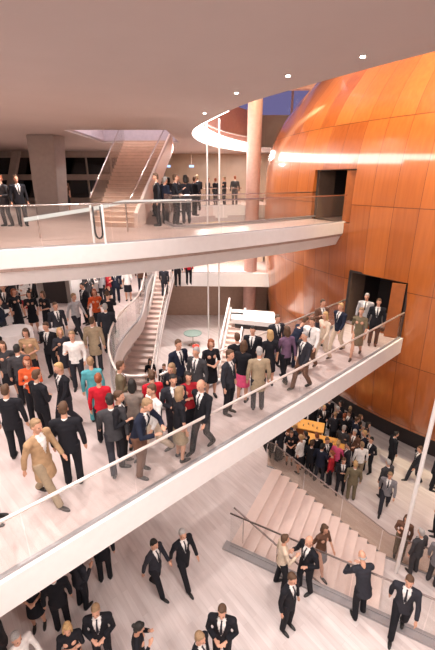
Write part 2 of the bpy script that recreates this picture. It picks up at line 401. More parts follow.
door_box(cut, D1[0], D1[1], 3.8, 5.95, 1.6); door_box(cut, D2[0], D2[1], 7.8, 9.78, 1.6)
cutter = link('cutter', cut, DARK)
md = drum.modifiers.new('b', 'BOOLEAN'); md.operation = 'DIFFERENCE'; md.solver = 'EXACT'; md.object = cutter
cutter.data.transform(Matrix.Identity(4))
dg = bpy.context.evaluated_depsgraph_get(); me = bpy.data.meshes.new_from_object(drum.evaluated_get(dg)); drum.modifiers.clear(); drum.data = me
bpy.data.objects.remove(cutter)
me.materials.clear(); me.materials.append(SHELL)
me.set_sharp_from_angle(angle=math.radians(30))
def at_drum(o): o.matrix_parent_inverse = Matrix.Translation((-CX, -CY, 0)); return o
# vestibules behind the doorways
for (a, b), z0, z1 in ((D1, 3.8, 5.95), (D2, 7.8, 9.78)):
    a = Vector(a); b = Vector(b); d = (b-a).normalized(); n = Vector((-d.y, d.x))
    if n.dot(Vector((CX, CY))-a) < 0: n = -n
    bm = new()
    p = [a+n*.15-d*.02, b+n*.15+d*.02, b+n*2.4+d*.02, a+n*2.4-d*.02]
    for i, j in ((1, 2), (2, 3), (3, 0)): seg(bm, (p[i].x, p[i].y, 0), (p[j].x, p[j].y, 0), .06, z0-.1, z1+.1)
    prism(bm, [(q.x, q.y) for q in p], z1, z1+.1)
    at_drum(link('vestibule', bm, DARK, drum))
    bm = new(); prism(bm, [(q.x, q.y) for q in p], z0-.12, z0-.0); at_drum(link('threshold', bm, DECK if z0 > 5 else FLOOR2, drum))
    # frame
    bm = new(); fw = .07
    aa = a-n*.02; bb = b-n*.02
    for q in (aa, bb): prism(bm, [(q.x-fw/2, q.y-fw/2), (q.x+fw/2, q.y-fw/2), (q.x+fw/2, q.y+fw/2), (q.x-fw/2, q.y+fw/2)], z0, z1)
    seg(bm, (aa.x, aa.y, 0), (bb.x, bb.y, 0), .1, z1-.03, z1+.05)
    at_drum(link('door_frame', bm, DARK, drum))
    # open leaves
    bm = new(); e = b - n*.12 - d*.05; f = e - n*.18 - d*.42
    seg(bm, (e.x, e.y, 0), (f.x, f.y, 0), .06, z0+.02, z1-.05); lf = at_drum(link('door_leaf', bm, DOORW, drum))
    bm = new(); g = e-n*.22-d*.36; tube(bm, [(g.x, g.y, z0+.9), (g.x, g.y, z0+1.2)], .02); hd = link('door_handle', bm, STEEL); hd.parent = lf; hd.matrix_parent_inverse = Matrix.Translation((-CX, -CY, 0))
    bm = new(); e = a - n*.0 + d*.06; f = e + n*.85 + d*.1
    seg(bm, (e.x, e.y, 0), (f.x, f.y, 0), .05, z0+.02, z1-.05); at_drum(link('door_leaf', bm, mat('dark_door', (.12, .08, .06), .2), drum))
# dark plinth below the drum
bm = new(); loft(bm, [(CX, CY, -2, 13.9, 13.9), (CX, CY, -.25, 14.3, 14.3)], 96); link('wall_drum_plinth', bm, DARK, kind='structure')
# pink column beside the drum
bm = new(); tube(bm, [(2.15, 24.6, 0), (2.15, 24.6, 17)], .42, 24); tag(link('round_column', bm, mat('pink_plaster', (.55, .33, .28), .5), smooth=True), 'tall round pinkish column rising beside the left flank of the wooden drum', 'column')

# ------------------------------------------------------------------ glass balustrades
def balustrade(name, label, path, h=1.05, panel=1.6, gm=GLASS, rail_r=.028, rail_m=STEEL, foot=.0, posts=False, gap=.0):
    root = empty(name, (path[0][0], path[0][1], path[0][2]), 0, label, 'balustrade')
    P = [Vector(p) for p in path]
    bm = new()
    # resample into panels
    L_ = [0]
    for a, b in zip(P[:-1], P[1:]): L_.append(L_[-1]+(b-a).length)
    n = max(1, round(L_[-1]/panel))
    def pt(s):
        s = max(0, min(L_[-1], s))
        for i in range(len(P)-1):
            if s <= L_[i+1]+1e-6: return P[i].lerp(P[i+1], (s-L_[i])/max(1e-6, L_[i+1]-L_[i]))
        return P[-1].copy()
    for k in range(n):
        s0, s1 = L_[-1]*k/n+.012, L_[-1]*(k+1)/n-.012
        cut_ = [s0]+[l for l in L_ if s0 < l < s1]+[s1]
        bm = new()
        for u_, v_ in zip(cut_[:-1], cut_[1:]): seg(bm, pt(u_), pt(v_), .016, foot, h-.02)
        link('glass_panel', bm, gm, root)
    bm = new(); tube(bm, [p+Vector((0, 0, h)) for p in P], rail_r, 8); link('handrail', bm, rail_m, root, smooth=True)
    bm = new()
    for a, b in zip(P[:-1], P[1:]): seg(bm, a, b, .06, -.02, .05)
    link('base_channel', bm, KERB, root)
    if posts:
        for k in range(n+1):
            p = pt(L_[-1]*k/n); bm = new(); tube(bm, [p, p+Vector((0, 0, h))], .02, 8); link('post', bm, STEEL, root)
    return root
z3 = lambda L, z: [(a, b, z) for a, b in L]
PALE = mat('pale_steel', (.80, .72, .66), .35, .3)
balustrade('glass_balustrade', 'glass balustrade with pale handrail along the near edge of the crowded diagonal bridge', z3([(-14.0, -6.05), (-3.25, 3.95), (2.19, 8.86), (6.85, 13.18)], 3.84), 1.0, 1.9, rail_r=.03, rail_m=PALE)
balustrade('glass_balustrade', 'glass balustrade along the far edge of the crowded diagonal bridge', z3([(5.2, 14.8), (.62, 10.4), (-1.45, 8.45)], 3.84), 1.0, 1.9, rail_m=PALE)
balustrade('glass_balustrade', 'curved glass balustrade round the notch of the foyer deck above the bright stairs', z3([(a-.04, b-.04) for a, b in NOTCH[1:]], 3.86), 1.0, 1.3, rail_r=.035, rail_m=PALE)
balustrade('glass_balustrade', 'glass balustrade on the front edge of the upper bridge with thin steel handrail', z3([(p[0]+.05*0, p[1]+.06) for p in Q_f], 7.82), 1.02, 1.7, rail_r=.022)
balustrade('glass_balustrade', 'glass balustrade on the rear edge of the upper bridge beside the void', z3([(4.35, 17.5), (1.62, 15.36), (-.42, 13.93), (-1.5, 13.62), (-2.0, 15), (-2.2, 17.5), (-2.2, 21), (-1.65, 23.45), (-.3, 24.7), (1.5, 25.1)], 7.88), 1.02, 1.7, rail_r=.022)
balustrade('glass_balustrade', 'glass balustrade of the far cream walkway below the upper bridge', z3([(-2.6, 23.42), (2.2, 23.28)], 3.95), .95, 1.6)
# well of the lower stair: near guard with kerb, far side stair guard
e_ = G0 + Vector((dx, dy))*11
bm = new(); seg(bm, (G0.x-.15, G0.y+.08-.1, 0), (e_.x, e_.y-.1, 0), .26, 0, .07); link('trim_6', bm, KERB, kind='structure')
bm = new(); seg(bm, (G0.x, G0.y+.04, 0), (e_.x, e_.y+.04, 0), .05, -2, 0); link('trim_7', bm, WHITE, kind='structure')
balustrade('glass_balustrade', 'long glass balustrade with slim grey rail on the near side of the wide lower stairs', [(G0.x, G0.y-.04, .05), (e_.x, e_.y-.04, .05)], 1.15, 1.5, rail_r=.022, rail_m=mat('bronze_rail', (.28, .22, .2), .35, .7), gm=GLASS)
NST = 13; TR = .30
fb = TOPF + Vector((dx, dy))*TR*NST; fe = TOPF + Vector((dx, dy))*11
balustrade('glass_balustrade', 'bronze glass balustrade down the far side of the wide lower stairs', [(TOPF.x-.2, TOPF.y+.1, .0), (TOPF.x, TOPF.y, .0), (fb.x, fb.y, -2), (fe.x, fe.y, -2)], 1.02, 1.5, gm=GLASSB, rail_r=.022, rail_m=M['bronze_rail'])
# inner handrail that follows the steps
bm = new(); a = G0 + Vector((nx, ny))*.22; b = a + Vector((dx, dy))*TR*NST
root = empty('stair_handrail', (a.x, a.y, 0), 0, 'slim bronze handrail descending inside the glass at the near side of the lower stairs', 'handrail')
tube(bm, [(a.x, a.y, 1.15), (a.x+dx*.1, a.y+dy*.1, 1.1), (b.x, b.y, -1.0), (b.x+.3*dx, b.y+.3*dy, -1.0)], .024, 8); link('rail', bm, M['bronze_rail'], root, True)
for k in range(4):
    q = a.lerp(b, (k+.3)/4); zz = -2*(k+.3)/4; bm = new(); tube(bm, [(q.x, q.y, zz-.1), (q.x, q.y, zz+1.02)], .014, 8); link('post', bm, STEEL, root)

# ------------------------------------------------------------------ stairs
def stair(name, label, L_, R_, z0, z1, n, solid=.35, tm=STEP, rm=RISER, stringer=True):
    """L_,R_: left/right edge polylines (xy) from bottom to top"""
    root = empty(name, (L_[0][0], L_[0][1], z0), 0, label, 'stairs')
    def pl(P, t):
        P = [Vector(p) for p in P]; l = [0]
        for a, b in zip(P[:-1], P[1:]): l.append(l[-1]+(b-a).length)
        s = t*l[-1]
        for i in range(len(P)-1):
            if s <= l[i+1]+1e-6: return P[i].lerp(P[i+1], (s-l[i])/(l[i+1]-l[i]))
        return P[-1]
    h = (z1-z0)/n
    bt, br = new(), new()
    for k in range(n):
        a, b, c, d = pl(L_, k/n), pl(R_, k/n), pl(R_, (k+1)/n), pl(L_, (k+1)/n)
        z = z0+h*(k+1)
        q = [(p.x, p.y) for p in (a, b, c, d)]
        prism(br, q, max(z-h-solid, z0-.02) if solid < 5 else z0, z-.035)
        fwd = ((a+b)/2-(c+d)/2).normalized()*.03
        prism(bt, [((a+fwd).x, (a+fwd).y), ((b+fwd).x, (b+fwd).y), (c.x, c.y), (d.x, d.y)], z-.035, z)
    link('treads', bt, tm, root); link('risers', br, rm, root)
    if stringer:
        for P in (L_, R_):
            bm = new()
            for k in range(n):
                a = pl(P, k/n); b = pl(P, (k+1)/n)
                seg(bm, (a.x, a.y, z0+h*k), (b.x, b.y, z0+h*(k+1)), .1, -.3, .3)
            link('stringer', bm, WHITE, root)
    return root, pl
# wide lower flight (from z=-2 up to 0)
a0 = G0 + Vector((nx, ny))*.06; b0 = TOPF
L_ = [tuple(a0+Vector((dx, dy))*TR*NST), tuple(a0)]; R_ = [tuple(b0+Vector((dx, dy))*TR*NST), tuple(b0)]
stair('wide_stairs', 'wide pale wooden stairs descending to the lower hall behind the glass, lower right', L_, R_, -2, 0, NST, 9, stringer=False)
# curved flight up to the foyer deck
SL = [(p.x, p.y) for p in spline([Vector((-5.1, 14.6, 0)), Vector((-4.62, 16.6, 0)), Vector((-4.25, 18.2, 0)), Vector((-3.84, 20.2, 0)), Vector((-3.82, 23.3, 0))], 5)]
SR = [(p.x, p.y) for p in spline([Vector((-3.0, 14.3, 0)), Vector((-3.0, 16.4, 0)), Vector((-3.02, 18.2, 0)), Vector((-2.95, 20.2, 0)), Vector((-2.75, 23.3, 0))], 5)]
root, pl = stair('curved_stairs', 'bright curving stairs climbing from the hall floor to the foyer deck, left of centre', SL, SR, 0, 3.8, 24)
def along(P, z0, z1, n=10, off=.0):
    return [(pl(P, k/n).x+off, pl(P, k/n).y, z0+(z1-z0)*k/n) for k in range(n+1)]
balustrade('glass_balustrade', 'glass balustrade with pale rail on the right side of the bright curving stairs', along(SR, .1, 3.9, off=.03), .95, 1.1, rail_r=.03, rail_m=PALE)
# flight at the back right, up to the cream walkway
BL = [(-.05, 16.4), (.75, 20.3)]; BR = [(.75, 16.2), (1.55, 20.2)]
root, pl = stair('back_stairs', 'narrow pale stairs behind the bridge crowd climbing to the small white landing', BL, BR, 0, 2.4, 15, .3)
bm = new()
for k in range(8):
    a = pl(BL, k/8); b = pl(BL, (k+1)/8); seg(bm, (a.x-.08, a.y, 2.3*k/8), (b.x-.08, b.y, 2.3*(k+1)/8), .09, -.2, .95)
link('parapet', bm, WHITE, root)
# side landing
bm = new(); prism(bm, [(.75, 19.2), (3.2, 18.5), (3.2, 20.4), (.75, 20.9)], 2.15, 2.4); link('floor_landing', bm, WHITE, kind='structure')
bm = new(); prism(bm, [(.95, 19.16), (3.15, 18.53), (3.15, 20.3), (.95, 20.7)], 1.9, 2.149); link('landing_gap_shade', bm, DARK, kind='structure')  # dark block put in as the shaded gap below the landing
# stair to the storey above on the upper left
UL = [(-4.55, 14.3), (-4.95, 22.4)]; UR = [(-2.95, 13.9), (-2.5, 22.4)]
root, pl = stair('upper_stairs', 'brown timber stairs rising from the balcony through the ceiling, upper left', UL, UR, 7.8, ZC, 22, .4, BROWN, mat('upper_riser', (.66, .47, .37), .5), stringer=False)
bm = new()
for k in range(11):
    a = pl(UR, k/11); b = pl(UR, (k+1)/11); seg(bm, (a.x+.06, a.y, 7.8+3.5*k/11), (b.x+.06, b.y, 7.8+3.5*(k+1)/11), .12, -.45, .5)
link('stringer', bm, mat('pinkish_stringer', (.68, .52, .44), .5), root)
bm = new()
for k in range(11):
    a = pl(UL, k/11); b = pl(UL, (k+1)/11); seg(bm, (a.x, a.y, 7.8+3.5*k/11), (b.x, b.y, 7.8+3.5*(k+1)/11), .03, .0, 1.0)
link('glass_side', bm, GLASS, root)
bm = new(); tube(bm, [(pl(UL, k/8).x, pl(UL, k/8).y, 7.8+3.5*k/8+1.0) for k in range(9)], .03, 8); link('handrail', bm, STEEL, root, True)
bm = new(); tube(bm, [(pl(UR, k/8).x-.1, pl(UR, k/8).y, 7.8+3.5*k/8+.95) for k in range(9)], .03, 8); link('handrail', bm, STEEL, root, True)

# ------------------------------------------------------------------ balcony furniture and structure
# grey pillar
def slanted(name, label, cat, base, top, m):
    bm = new(); b = [bm.verts.new(p) for p in base]; t = [bm.verts.new(p) for p in top]
    for i in range(4): bm.faces.new((b[i], b[(i+1) % 4], t[(i+1) % 4], t[i]))
    bm.faces.new(b[::-1]); bm.faces.new(t)
    bmesh.ops.bevel(bm, geom=[e for e in bm.edges], offset=.03, segments=1, affect='EDGES')
    o = link(name, bm, m); return tag(o, label, cat)
YB = 19.0
slanted('grey_pillar', 'broad grey pillar standing behind the upper bridge balustrade, upper left', 'pillar',
        [(-8.72, YB, 7.8), (-7.62, YB, 7.8), (-7.5, YB+.9, 7.8), (-8.6, YB+.9, 7.8)],
        [(-8.62, YB, ZC-.01), (-7.38, YB, ZC-.01), (-7.2, YB+.9, ZC-.01), (-8.5, YB+.9, ZC-.01)], STONE)
for i, x in enumerate((-15.6, -12.6, -6.6)):
    slanted('raking_mullion', ['slim raking facade post at the far left of the dark windows', 'slim raking facade post left of the grey pillar', 'slim raking facade post between grey pillar and upper stairs'][i], 'post',
            [(x, 29, 7.8), (x+.5, 29, 7.8), (x+.5, 29.4, 7.8), (x, 29.4, 7.8)], [(x+1.3, 29, ZC-.02), (x+1.8, 29, ZC-.02), (x+1.8, 29.4, ZC-.02), (x+1.3, 29.4, ZC-.02)], STONE)
# facade windows with transoms
for k in range(7):
    x0 = -16.9+k*1.8
    bm = new(); box(bm, x0+.08, x0+1.72, 30.5, 30.54, 8.1, 9.35); box(bm, x0+.08, x0+1.72, 30.5, 30.54, 9.75, 10.9)
    wn_ = link('window_%d' % (k+2), bm, WINDOW, kind='structure')
    bm = new(); box(bm, x0, x0+.08, 30.42, 30.6, 7.8, 11.3); box(bm, x0, x0+1.8, 30.4, 30.62, 9.35, 9.75); box(bm, x0, x0+1.8, 30.4, 30.62, 7.8, 8.1); box(bm, x0, x0+1.8, 30.4, 30.62, 10.9, 11.3)
    link('window_frame', bm, STONE, wn_)
# exit signs
for x, lab in ((-3.6, 'left of the pair of small lit bluish signs on the far balcony wall'), (-1.9, 'right of the pair of small lit bluish signs on the far balcony wall')):
    t = empty('exit_sign', (x, 30.0, 10.3), 0, lab, 'sign')
    bm = new(); box(bm, -.2, .2, 0, .08, -.1, .1); link('sign_box', bm, DGREY, t).matrix_parent_inverse = Matrix()
    bm = new(); box(bm, -.17, .17, -.02, .0, -.075, .075); link('lit_face', bm, EXIT, t).matrix_parent_inverse = Matrix()
    bm = new(); tube(bm, [(0, .04, .12), (0, .04, ZC-10.3)], .015); link('hanger', bm, STEEL, t).matrix_parent_inverse = Matrix()
# white glass reflection built as a glowing bar across the balcony
pa = [(-8.3, 16.6), (-6.4, 17.8), (-5.2, 19.4)]
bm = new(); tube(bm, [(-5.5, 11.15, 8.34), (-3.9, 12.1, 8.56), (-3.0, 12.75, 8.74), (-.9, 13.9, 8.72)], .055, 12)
rr_ = empty('glass_reflection_bar', (-5.5, 11.15, 7.8), 0, 'white glass reflection shaped as a thick glowing bar across the upper bridge, upper left', 'handrail')
link('rail', bm, emit('reflection_glow', (1, .92, .84), .85), rr_, True)
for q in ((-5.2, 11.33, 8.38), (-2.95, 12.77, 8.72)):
    bm = new(); tube(bm, [(q[0], q[1], 7.8), q], .025); link('post', bm, STEEL, rr_)  # posts added to carry the reflection bar
# U shaped rope barrier between two white posts
g = at(93, 243, 7.88); h_ = at(108, 241, 7.88)
t = empty('rope_barrier', (g.x, g.y+.1, 7.8), 0, 'black rope hanging in a U between two white posts on the upper bridge', 'barrier')
for x in (g.x, h_.x):
    bm = new(); tube(bm, [(x, g.y+.12, 7.8), (x, g.y+.12, 8.82)], .03); link('post', bm, WHITE, t)
w_ = (h_.x-g.x)/2-.05; mx_ = (g.x+h_.x)/2
bm = new(); tube(bm, [(mx_-w_, g.y+.12, 8.78), (mx_-w_, g.y+.12, 8.25)]+[(mx_-w_*math.cos(PI*k/8), g.y+.12, 8.15-.17*math.sin(PI*k/8)) for k in range(9)]+[(mx_+w_, g.y+.12, 8.25), (mx_+w_, g.y+.12, 8.78)], .026, 8)
link('rope', bm, BLACK, t, True)
# slim white vertical rods through the void
for x, lab in ((-.42, 'left of the two slim white rods standing in the void behind the upper bridge'), (.07, 'right of the two slim white rods standing in the void behind the upper bridge')):
    bm = new(); tube(bm, [(x, 16.6, 0), (x, 16.6, ZC+.3)], .035, 8); tag(link('white_rod', bm, WHITE), lab, 'rod')
bm = new(); tube(bm, [(5.55, 8.28, -2), (5.55, 8.28, ZC+3)], .055, 10); tag(link('white_rod', bm, WHITE), 'thick white vertical rod in the foreground at the right edge, beside the lower stairs', 'rod')
# service block on the foyer deck, left
t = empty('service_kiosk', (-7.7, 17.6, 3.8), 0, 'grey service block with dark opening standing in the left crowd', 'kiosk')
bm = new(); box(bm, -8.6, -7.0, 17.6, 19.6, 3.8, 6.6); link('body', bm, STONE, t)
bm = new(); box(bm, -8.3, -7.25, 17.55, 17.6, 3.8, 5.9); link('opening', bm, DARK, t)
bm = new(); box(bm, -6.95, -6.85, 17.3, 19.6, 3.8, 6.6); link('edge_panel', bm, WHITE, t)
# tables
def table(x, y, z, r, h, label, group, top=CLOTH, cloth=True):
    t = empty('round_table', (x, y, z), 0, label, 'table', group)
    def lk(n, bm, m): link(n, bm, m, t).matrix_parent_inverse = Matrix()
    bm = new(); loft(bm, [(0, 0, h-.04, r, r), (0, 0, h, r, r)], 28); lk('tabletop', bm, top)
    bm = new()
    if cloth:
        n = 40; a = []; b = []
        for k in range(n):
            q = 2*PI*k/n; rr2 = r*(1.01+.05*math.sin(q*9)); a.append(bm.verts.new((r*1.01*math.cos(q), r*1.01*math.sin(q), h+.004))); b.append(bm.verts.new((rr2*math.cos(q), rr2*math.sin(q), h-.45)))
        for k in range(n): bm.faces.new((a[k], a[(k+1) % n], b[(k+1) % n], b[k]))
        bm.faces.new(a); lk('cloth', bm, CLOTH)
    bm = new(); tube(bm, [(0, 0, .02), (0, 0, h-.04)], .04); lk('leg', bm, STEEL)
    bm = new(); loft(bm, [(0, 0, 0, .28, .28), (0, 0, .03, .25, .25)], 20); lk('base', bm, STEEL)
for px, py, z, r, h, lab in ((17, 352, F1, .62, .8, 'white-clothed round table in the left crowd, nearest the camera'), (2, 330, F1, .55, .8, 'white-clothed round table at the left picture edge behind the nearer one'), (55, 350, F1, .4, .9, 'small round white table right of the larger one in the left crowd'), (95, 298, F1, .5, .9, 'round white table at the back of the left crowd beside the grey block')):
    p = at(px, py, z); table(p.x, p.y, z, r, h, lab, None)
p = at(193, 345, 0); table(p.x, p.y, 0, .55, .8, 'round table with greenish top on the bright hall floor beyond the stairs', None, mat('green_top', (.20, .28, .24), .4), False)
p = at(196, 352, 0)
t = empty('red_stool', (p.x, p.y-.2, 0), 0, 'small round red stool in front of the greenish table on the hall floor', 'stool')
for nme, rg, m_ in (('seat', [(0, 0, .42, .2, .2), (0, 0, .5, .2, .2)], mat('red_felt', (.6, .05, .03), .8)), ('leg', [(0, 0, .02, .04, .04), (0, 0, .42, .04, .04)], STEEL), ('base', [(0, 0, 0, .16, .16), (0, 0, .02, .16, .16)], STEEL)):
    bm = new(); loft(bm, rg); link(nme, bm, m_, t).matrix_parent_inverse = Matrix()
# orange bar counters in the lower hall
def counter(px, py, rz, lab):
    p = at(px, py, -1.0)
    t = empty('bar_counter', (p.x, p.y, -2), rz, lab, 'counter'); t['loc_local'] = 1
    def lk(n, bm, m): o = link(n, bm, m, t); o.matrix_parent_inverse = Matrix()
    bm = new(); box(bm, -.85, .85, -.38, .38, .94, 1.0); bmesh.ops.bevel(bm, geom=bm.edges[:], offset=.01, affect='EDGES'); lk('countertop', bm, ORANGE)
    bm = new(); box(bm, -.78, .78, -.32, .32, .08, .94); lk('front_panel', bm, DOORW)
    bm = new(); box(bm, -.74, .74, -.28, .28, 0, .08); lk('plinth', bm, DARK)
    for k in range(7):
        x = -.65+k*.2; b = new(); q = Matrix.Rotation(rz, 3, 'Z') @ Vector((x, random.uniform(-.2, .2), 0))
        loft(b, [(0, 0, 0, .03, .03), (0, 0, .06, .035, .035), (0, 0, .11, .03, .03)], 10)
        o = link('drinking_glass', b, mat('amber_drink', (.7, .45, .25), .1)); o.location = (p.x+q.x, p.y+q.y, -1.0)
        tag(o, 'small drinking glass standing on the '+lab.split(' beneath')[0], 'glass', 'glasses on the '+lab.split(' beneath')[0])
counter(305, 424, -.35, 'farther orange bar counter beneath the diagonal bridge in the lower hall')
counter(324, 441, -.35, 'nearer orange bar counter beneath the diagonal bridge in the lower hall')
# two pale noticeboards under the drum rim
# ------------------------------------------------------------------ PEOPLE
def cloth(name, col, rough=.85): return mat('fabric_'+name, col, rough, var=.12, scale=14, spec=.25)
FAB = {'black': (.012, .012, .016), 'dark': (.028, .028, .036), 'navy': (.013, .017, .034), 'charcoal': (.05, .048, .052), 'grey': (.20, .19, .20),
       'tan': (.42, .27, .15), 'khaki': (.34, .26, .17), 'beige': (.62, .50, .38), 'white': (.82, .78, .74), 'red': (.55, .015, .03), 'crimson': (.42, .02, .03), 'orange': (.62, .10, .03),
       'teal': (.10, .38, .42), 'pink': (.75, .10, .22), 'brown': (.14, .07, .045), 'lightgrey': (.42, .41, .42), 'blue': (.05, .09, .22), 'purple': (.16, .09, .15), 'olive': (.16, .13, .08),
       'cream': (.68, .56, .44), 'patterned': (.25, .2, .17)}
FM = {k: cloth(k, v) for k, v in FAB.items()}
SKIN = mat('skin', (.62, .33, .22), .5, var=.05, scale=20)
SKIN2 = mat('skin_tanned', (.48, .24, .15), .5, var=.05, scale=20)
HM = {k: mat('hair_'+k, v, .7, var=.25, scale=60) for k, v in {'black': (.015, .012, .01), 'brown': (.09, .045, .022), 'blond': (.48, .30, .13), 'red': (.26, .07, .025), 'grey': (.38, .36, .34), 'fair': (.30, .19, .10)}.items()}
SHOE = mat('shoe_leather', (.015, .013, .012), .35)
EYE = mat('eye_dark', (.03, .02, .015), .3)
LIP = mat('lips', (.45, .14, .11), .5)
def remesh(bm, voxel, smooth_it=2):
    me = bpy.data.meshes.new('m'); bm.to_mesh(me); bm.free(); o = bpy.data.objects.new('m', me); C.objects.link(o)
    r = o.modifiers.new('r', 'REMESH'); r.mode = 'VOXEL'; r.voxel_size = voxel; r.use_smooth_shade = True
    s = o.modifiers.new('s', 'SMOOTH'); s.iterations = smooth_it; s.factor = .5
    out = bpy.data.meshes.new_from_object(o.evaluated_get(bpy.context.evaluated_depsgraph_get()))
    bpy.data.objects.remove(o); return out
def V(*a): return Vector(a)
# pose: arms = (upper_dir, fore_dir) for right(-x) and left(+x); the figure faces -Y
def skeleton(pose, female):
    J = {}
    hip = .94; sh = .205 if not female else .175; hw = .095
    bend = {'rail': .32, 'bent': .75}.get(pose, .02)
    J['pel'] = V(0, 0, hip)
    up = V(0, -math.sin(bend), math.cos(bend)); J['up'] = up
    J['chest'] = J['pel']+up*.30; J['neckb'] = J['pel']+up*.50+V(0, .01, 0); fw = up if bend < .4 else V(0, -.45, .9).normalized()
    nod = {'rail': .1, 'phone': .35, 'talk': -.05}.get(pose, .05)
    J['head'] = J['neckb']+(fw*.17)+V(0, -.03-nod*.05, 0); J['nod'] = nod+bend*.5
    step = {'walk': .33, 'walk2': .25}.get(pose, 0)
    for s, n in ((-1, 'R'), (1, 'L')):
        h = J['pel']+V(s*hw, 0, -.03)
        if step:
            f = -s
            J['hip'+n] = h; J['knee'+n] = h+V(0, -.10*f-.06 if f > 0 else .02, -.43); J['ank'+n] = V(s*.09, -step*f, .09+(.07 if f < 0 else 0))
        elif pose in ('rail', 'talk', 'cross'):
            J['hip'+n] = h; o = .03 if s > 0 else -.04
            J['knee'+n] = V(s*.115, -.04+o, .50); J['ank'+n] = V(s*.13, .03+o*1.5, .09)
        else:
            J['hip'+n] = h; J['knee'+n] = V(s*.105, -.025, .50); J['ank'+n] = V(s*.11, .02, .09)
        S = J['neckb']+V(s*sh, .0, -.065); J['sh'+n] = S
        def arm(u, fdir):
            u = V(*u).normalized(); fdir = V(*fdir).normalized(); e = S+u*.29; J['el'+n] = e; J['wr'+n] = e+fdir*.25; J['hd'+n] = fdir
        if pose in ('stand',): arm((s*.22, .05, -1), (s*.02, -.22, -1))
        elif pose in ('walk', 'walk2'):
            f = s; arm((s*.2, -.35*f, -1), (s*.0, -.45*f-.25, -1))
        elif pose == 'glass':
            if s < 0: arm((s*.25, .05, -1), (.35, -.9, .45))
            else: arm((s*.2, .08, -1), (-.1, -.3, -1))
        elif pose == 'clasp': arm((s*.25, -.05, -1), (-s*.75, -.75, -.15))
        elif pose == 'cross': arm((s*.2, -.2, -1), (-s*.95, -.35, .15))
        elif pose == 'rail': arm((s*.42, -.45, -.8), (-s*.75, -.65, -.05))
        elif pose == 'talk':
            if s < 0: arm((s*.35, -.25, -1), (.25, -.8, .6))
            else: arm((s*.3, .12, -1), (-.5, -.75, -.1))
        elif pose == 'phone': arm((s*.3, -.35, -.9), (-s*.55, -.55, .7))
        elif pose == 'bent': arm((s*.2, -.6, -.7), (-s*.3, -.9, -.2))
    return J
def hand(bm, w, d, s, curl):
    d = d.normalized(); side = d.cross(V(0, 0, 1) if abs(d.z) < .8 else V(0, 1, 0)).normalized(); nrm = side.cross(d).normalized()
    if abs(d.z) > .8: side, nrm = nrm, side
    tube(bm, [w-d*.01, w+d*.035, w+d*.09], [.026, .036, .036], 10, sq=(1, 1) if False else (1, .55) )
    base = w+d*.085
    for k, (o, l) in enumerate(((-.029, .068), (-.010, .078), (.010, .072), (.028, .056))):
        p0 = base+side*o-d*.015; p1 = p0+d*(l*.55); p2 = p1+(d*math.cos(curl)-nrm*math.sin(curl))*l*.45
        tube(bm, [p0, p1, p2], [.0095, .009, .0075], 6)
    t0 = w+d*.03+side*(-.028); t1 = t0+(d*.6-side*.7).normalized()*.035; t2 = t1+(d-nrm*.3).normalized()*.03
    tube(bm, [t0, t1, t2], [.012, .011, .009], 6)
def build_body(J, female):
    bm = new(); up = J['up']; pel = J['pel']
    k = .88 if female else 1
    for c, r in ((pel, (.155, .105, .10)), (pel+up*.16, (.125*k, .09, .12)), (pel+up*.33, (.155*k, .105, .13)), (pel+up*.41, (.165*k, .09, .08))): ell(bm, c, r)
    if female:
        for s in (-1, 1): ell(bm, pel+up*.33+V(s*.07, -.085, 0), (.055, .05, .055))
    tube(bm, [J['neckb']-up*.05, J['neckb']+V(0, -.005, .06), J['head']-V(0, -.01, .04)], [.065, .05*k+.004, .052], 12)
    for s, n in ((-1, 'R'), (1, 'L')):
        tube(bm, [J['neckb']+V(0, 0, -.03), J['sh'+n]], [.055, .055], 10)
        ell(bm, J['sh'+n], (.058, .056, .056))
        sh, el, wr = J['sh'+n], J['el'+n], J['wr'+n]
        tube(bm, [sh, sh.lerp(el, .4), el, el.lerp(wr, .3), wr], [.05*k, .046*k, .037*k, .04*k, .026], 10)
        hand(bm, wr, J['hd'+n], s, .7)
        h, kn, an = J['hip'+n], J['knee'+n], J['ank'+n]
        tube(bm, [h, h.lerp(kn, .4), kn, kn.lerp(an, .35), kn.lerp(an, .8), an], [.088, .078, .055, .058, .038, .036], 12)
        ell(bm, an+V(0, .01, -.045), (.036, .04, .04)); tube(bm, [an+V(0, .02, -.06), an+V(0, -.09, -.066), an+V(s*.01, -.165, -.072)], [.034, .036, .022], 10)
    # head
    R = Matrix.Rotation(J['nod'], 3, 'X'); H = J['head']
    def hp(x, y, z): return H + R @ V(x, y, z)
    ell(bm, hp(0, .005, .06), (.075, .095, .092), rot=R); ell(bm, hp(0, -.02, .0), (.06, .072, .088), rot=R); ell(bm, hp(0, -.055, -.062), (.033, .03, .026), rot=R)
    ell(bm, hp(0, -.077, .045), (.05, .022, .014), rot=R)                       # brow
    tube(bm, [hp(0, -.085, .04), hp(0, -.102, .012), hp(0, -.112, -.005)], [.009, .012, .016], 8)   # nose
    for s in (-1, 1):
        ell(bm, hp(s*.077, .01, .015), (.011, .02, .031), rot=R); ell(bm, hp(s*.042, -.06, .0), (.02, .024, .02), rot=R)
    ell(bm, hp(0, -.082, -.033), (.026, .012, .01), rot=R)                      # mouth
    return remesh(bm, .0115, 2)
